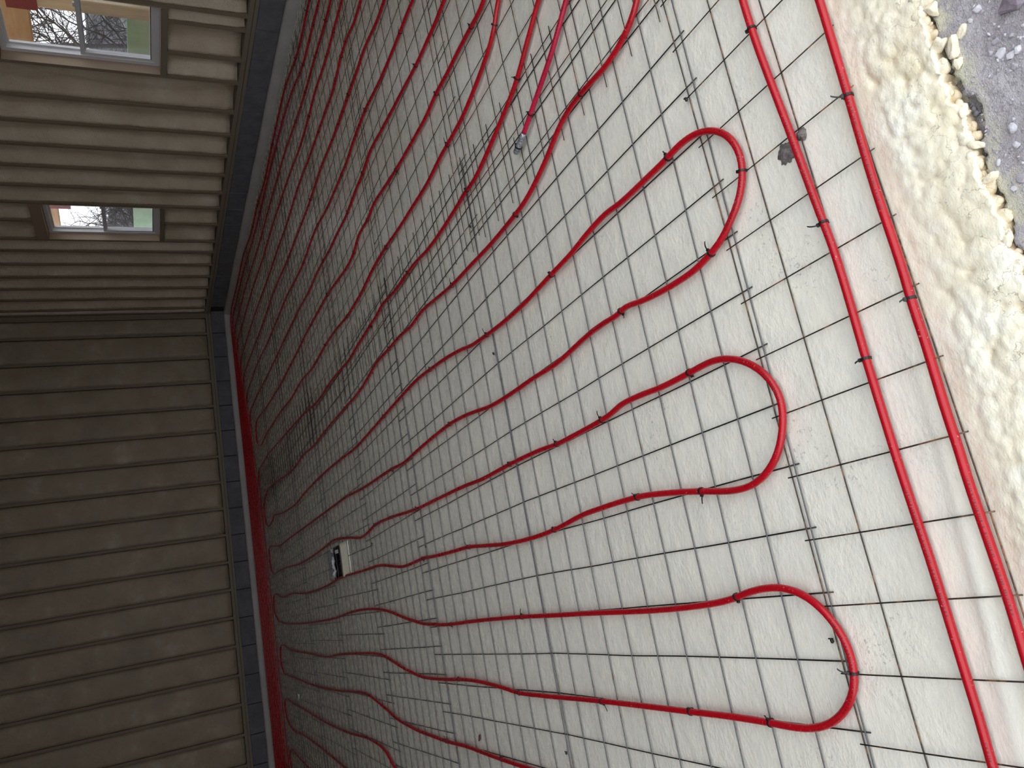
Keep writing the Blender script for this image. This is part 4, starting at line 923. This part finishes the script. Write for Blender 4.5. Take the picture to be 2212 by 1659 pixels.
# ================================================================== stones, broken foam and litter
def rock_me(name, seed, sx, sy, sz, sub=2, jag=0.28):
    bm = bmesh.new(); bmesh.ops.create_icosphere(bm, subdivisions=sub, radius=1.0)
    rd = random.Random(seed); ax = [(Vector((rd.gauss(0, 1), rd.gauss(0, 1), rd.gauss(0, 1))).normalized(), rd.uniform(0.5, 0.85)) for _ in range(12)]
    for v_ in bm.verts:
        c_ = v_.co.copy()
        for d_, lim in ax:
            k_ = c_.dot(d_)
            if k_ > lim: c_ -= d_ * (k_ - lim)
        j = 1 + jag * float(fbm(np.array([c_.x * 1.5 + seed]), np.array([c_.y * 1.5 + c_.z]), 3)[0])
        v_.co = Vector((c_.x * sx * j, c_.y * sy * j, c_.z * sz * j))
    return from_bm(name, bm)
def dirt_z(x, y): return float(dirt_h(np.array([x]), np.array([y]))[0])
STONES = [ # x, y, half sizes (m), material, label
    (0.922, -0.732, 0.0125, 0.009, 0.008, 'stone_pale', 'smooth white stone alone on the dirt near the picture edge'),
    (1.164, -0.746, 0.012, 0.009, 0.006, 'stone_pale', 'flat pale angular stone on the dirt near the dark rock'),
    (1.127, -0.806, 0.034, 0.022, 0.020, 'stone_dark', 'large dark purplish rock at the corner of the picture'),
    (1.084, -0.757, 0.012, 0.009, 0.006, 'stone_grey', 'grey flake stone casting a shadow mid dirt'),
    (1.059, -0.757, 0.015, 0.011, 0.006, 'stone_pale', 'broad pale bluish stone below the grey flake stone'),
    (1.044, -0.785, 0.010, 0.008, 0.007, 'stone_pale', 'small white stone at the picture edge beside two pale stones'),
    (1.043, -0.771, 0.011, 0.008, 0.006, 'stone_pale', 'rounded pale stone next to the small white edge stone'),
    (1.070, -0.743, 0.007, 0.006, 0.005, 'stone_grey', 'small round grey stone left of the broad pale stone'),
    (1.152, -0.728, 0.007, 0.005, 0.004, 'stone_pale', 'little white pebble near the broken foam pieces'),
    (1.142, -0.713, 0.017, 0.011, 0.009, 'broken_foam', 'yellowish foam-coated stone between foam crumbs and dirt'),
    (1.076, -0.783, 0.006, 0.005, 0.004, 'stone_grey', 'tiny grey pebble lying alone below the dark rock'),
    (1.020, -0.771, 0.008, 0.006, 0.004, 'stone_grey', 'thin grey chip at the picture edge'),
    (0.891, -0.729, 0.009, 0.007, 0.005, 'stone_pale', 'pale angular pebble just past the smooth white stone'),
    (0.821, -0.699, 0.008, 0.006, 0.005, 'stone_pale', 'small white pebble beside the foam-coated chunk at the crack'),
    (0.832, -0.716, 0.014, 0.009, 0.006, 'stone_grey', 'bluish grey stone cut by the picture edge'),
    (0.879, -0.690, 0.008, 0.005, 0.004, 'stone_pale', 'white flake stone at the lip of the crack'),
]
for i, (x, y, a, b_, c_, mt, lb) in enumerate(STONES):
    o = link('stone', rock_me('stone', 100 + i, a * 0.95, b_ * 0.95, c_ * 0.9), mt, smooth=False); o.location = (x, y, dirt_z(x, y) + c_ * 0.2); o.rotation_euler = (0, 0, random.uniform(0, 6))
    tag(o, lb, 'stone', 'stones on the dirt')
CH = [
    (1.221, -0.676, 0.024, 0.016, 0.012, 'broken foam lump topmost along the crack'),
    (1.150, -0.664, 0.022, 0.016, 0.014, 'rounded broken foam lump at the foam lip below the topmost lump'),
    (1.122, -0.690, 0.030, 0.016, 0.013, 'knobbly broken foam clump lying across the crack on the dirt'),
    (1.092, -0.686, 0.015, 0.010, 0.009, 'small broken foam crumb under the knobbly clump'),
    (1.001, -0.667, 0.017, 0.010, 0.010, 'foam crumb with bluish stone face wedged in the crack'),
    (0.929, -0.668, 0.016, 0.011, 0.012, 'egg-shaped broken foam piece standing in the crack'),
    (0.861, -0.672, 0.016, 0.009, 0.010, 'wedge-shaped broken foam piece half coated in grey dirt'),
]
for i, (x, y, a, b_, c_, lb) in enumerate(CH):
    o = link('foam_chunk', rock_me('foam_chunk', 300 + i, a, b_, c_, 3, 0.9), 'broken_foam'); o.location = (x, y, -0.012 + c_ * 0.3); o.rotation_euler = (random.uniform(-.2, .2), random.uniform(-.2, .2), random.uniform(0, 6))
    tag(o, lb, 'foam chunk', 'broken foam pieces along the crack')
def scatter(name, n, region, smin, smax, zfun, mat, label, seed):
    rd = random.Random(seed); bm = bmesh.new()
    for i in range(n):
        x = rd.uniform(region[0], region[1]); y = region[2] + (region[3] - region[2]) * rd.random()
        s_ = smin + (smax - smin) * rd.random() ** 3
        r_ = bmesh.ops.create_icosphere(bm, subdivisions=1, radius=s_)['verts']
        sx, sy, sz = rd.uniform(.7, 1.4), rd.uniform(.6, 1.1), rd.uniform(.4, .8); a = rd.uniform(0, 6.3); zz = zfun(x, y)
        for v_ in r_:
            p = Vector((v_.co.x * sx * rd.uniform(.8, 1.15), v_.co.y * sy, v_.co.z * sz))
            v_.co = Vector((x + p.x * math.cos(a) - p.y * math.sin(a), y + p.x * math.sin(a) + p.y * math.cos(a), zz + p.z + s_ * 0.15))
    return tag(link(name, from_bm(name, bm), mat, smooth=False), label, 'gravel', kind='stuff')
scatter('gravel', 1500, (0.55, 1.65, -0.95, -0.69), 0.0008, 0.0042, dirt_z, 'stone_grey', 'fine loose grit scattered over the dirt', 5)
scatter('gravel', 500, (0.55, 1.65, -0.95, -0.685), 0.0012, 0.0040, dirt_z, 'stone_pale', 'pale grit crumbs scattered over the dirt', 15)
scatter('gravel', 900, (0.2, 1.9, -0.700, -0.655), 0.002, 0.007, lambda x, y: -0.034, 'gravel_dark', 'dark crushed gravel lying in the crack', 6)

# popcorn lumps of the rough foam edge
def lumps(name, spots, mat, label, seed):
    bm = bmesh.new(); bmesh.ops.create_icosphere(bm, subdivisions=2, radius=1.0)
    bv = np.array([v_.co[:] for v_ in bm.verts]); bf = np.array([[v_.index for v_ in f.verts] for f in bm.faces]); bm.free()
    rs = np.random.RandomState(seed); V = []; Fs = []
    for i, (x, y, z, s_) in enumerate(spots):
        a = rs.uniform(0, 6.3); sx, sy, sz = rs.uniform(.75, 1.35), rs.uniform(.7, 1.1), rs.uniform(.5, .8)
        j = 1 + 0.9 * fbm(bv[:, 0] * 1.6 + i * 1.7, bv[:, 1] * 1.6 + bv[:, 2] * 1.3 + i, 2)
        q = bv * j[:, None] * np.array([sx, sy, sz]) * s_
        V.append(np.stack([x + q[:, 0] * math.cos(a) - q[:, 1] * math.sin(a), y + q[:, 0] * math.sin(a) + q[:, 1] * math.cos(a), z + q[:, 2]], -1)); Fs.append(bf + i * len(bv))
    return tag(link(name, pyd(name, np.concatenate(V), np.concatenate(Fs)), mat), label, 'foam', kind='stuff')
rs = np.random.RandomState(21)
spots = []
for i in range(300):                                     # along the broken lip
    x = rs.uniform(-0.1, 1.75); s_ = 0.005 + 0.011 * rs.rand() ** 2
    e = float(edge_line(np.array([x]))[0]); spots.append((x, e + rs.uniform(-0.003, 0.012), -0.010 + rs.uniform(-0.010, 0.003), s_))
lumps('foam_crumbs', spots, 'floor_foam', 'blistered lumps of cream foam along the rough edge by the dirt', 4)

# mud splats on the foam beside the inner pipe
def splat(x, y, r, seed, label):
    n = 28; V = [(0, 0, 0.006)]; rd = random.Random(seed); rr = [r * rd.uniform(0.75, 1.05) for _ in range(n)]
    for ring_ in (0.45, 0.75, 1.0):
        for k_ in range(n):
            a = 2 * math.pi * k_ / n; q = r * 0.8 * (1 - ring_) + rr[k_] * ring_
            V.append((math.cos(a) * q * ring_, math.sin(a) * q * ring_, (0.006 * (1 - ring_) + rd.uniform(0, 0.003) * (ring_ < 1)) - 0.006 * ring_))
    fs = [(0, 1 + k_, 1 + (k_ + 1) % n) for k_ in range(n)]
    for j in range(2):
        for k_ in range(n):
            a = 1 + j * n + k_; b2 = 1 + j * n + (k_ + 1) % n; fs.append((a, a + n, b2 + n, b2))
    o = link('mud_splat', pyd('mud_splat', V, fs), 'mud'); o.location = (x, y, 0.0); tag(o, label, 'mud', 'mud splats')
splat(1.166, -0.262, 0.030, 1, 'dark mud splat on the foam near the inner straight pipe')
splat(1.180, -0.318, 0.017, 2, 'smaller mud splat half under the inner straight pipe')

def leaf(x, y, s_, seed, label, name='dead_leaf', mat='dead_leaf'):
    rd = random.Random(seed); V = []; fs = []
    nx_, ny_ = 6, 4
    for j in range(ny_ + 1):
        for i in range(nx_ + 1):
            u, v = i / nx_ * 2 - 1, j / ny_ * 2 - 1
            w = max(0.05, 1 - abs(u) ** 1.6)
            V.append((u * s_, v * s_ * 0.5 * w, 0.25 * s_ * (v * v + 0.4 * u * u) + rd.uniform(0, 0.06) * s_))
    for j in range(ny_):
        for i in range(nx_):
            a = j * (nx_ + 1) + i; fs.append((a, a + 1, a + nx_ + 2, a + nx_ + 1))
    o = link(name, pyd(name, V, fs), mat); o.location = (x, y, -0.002); o.rotation_euler = (0, 0, rd.uniform(0, 6))
    md = o.modifiers.new('thick', 'SOLIDIFY'); md.thickness = 0.0008
    return tag(o, label, name.split('_')[-1])
leaf(-0.415, 2.472, 0.022, 3, 'curled brown dead leaf on the foam between two pipe legs')
leaf(-0.552, 8.177, 0.06, 9, 'white paper scrap lying near the far pipe turns', 'paper_scrap', 'paper')
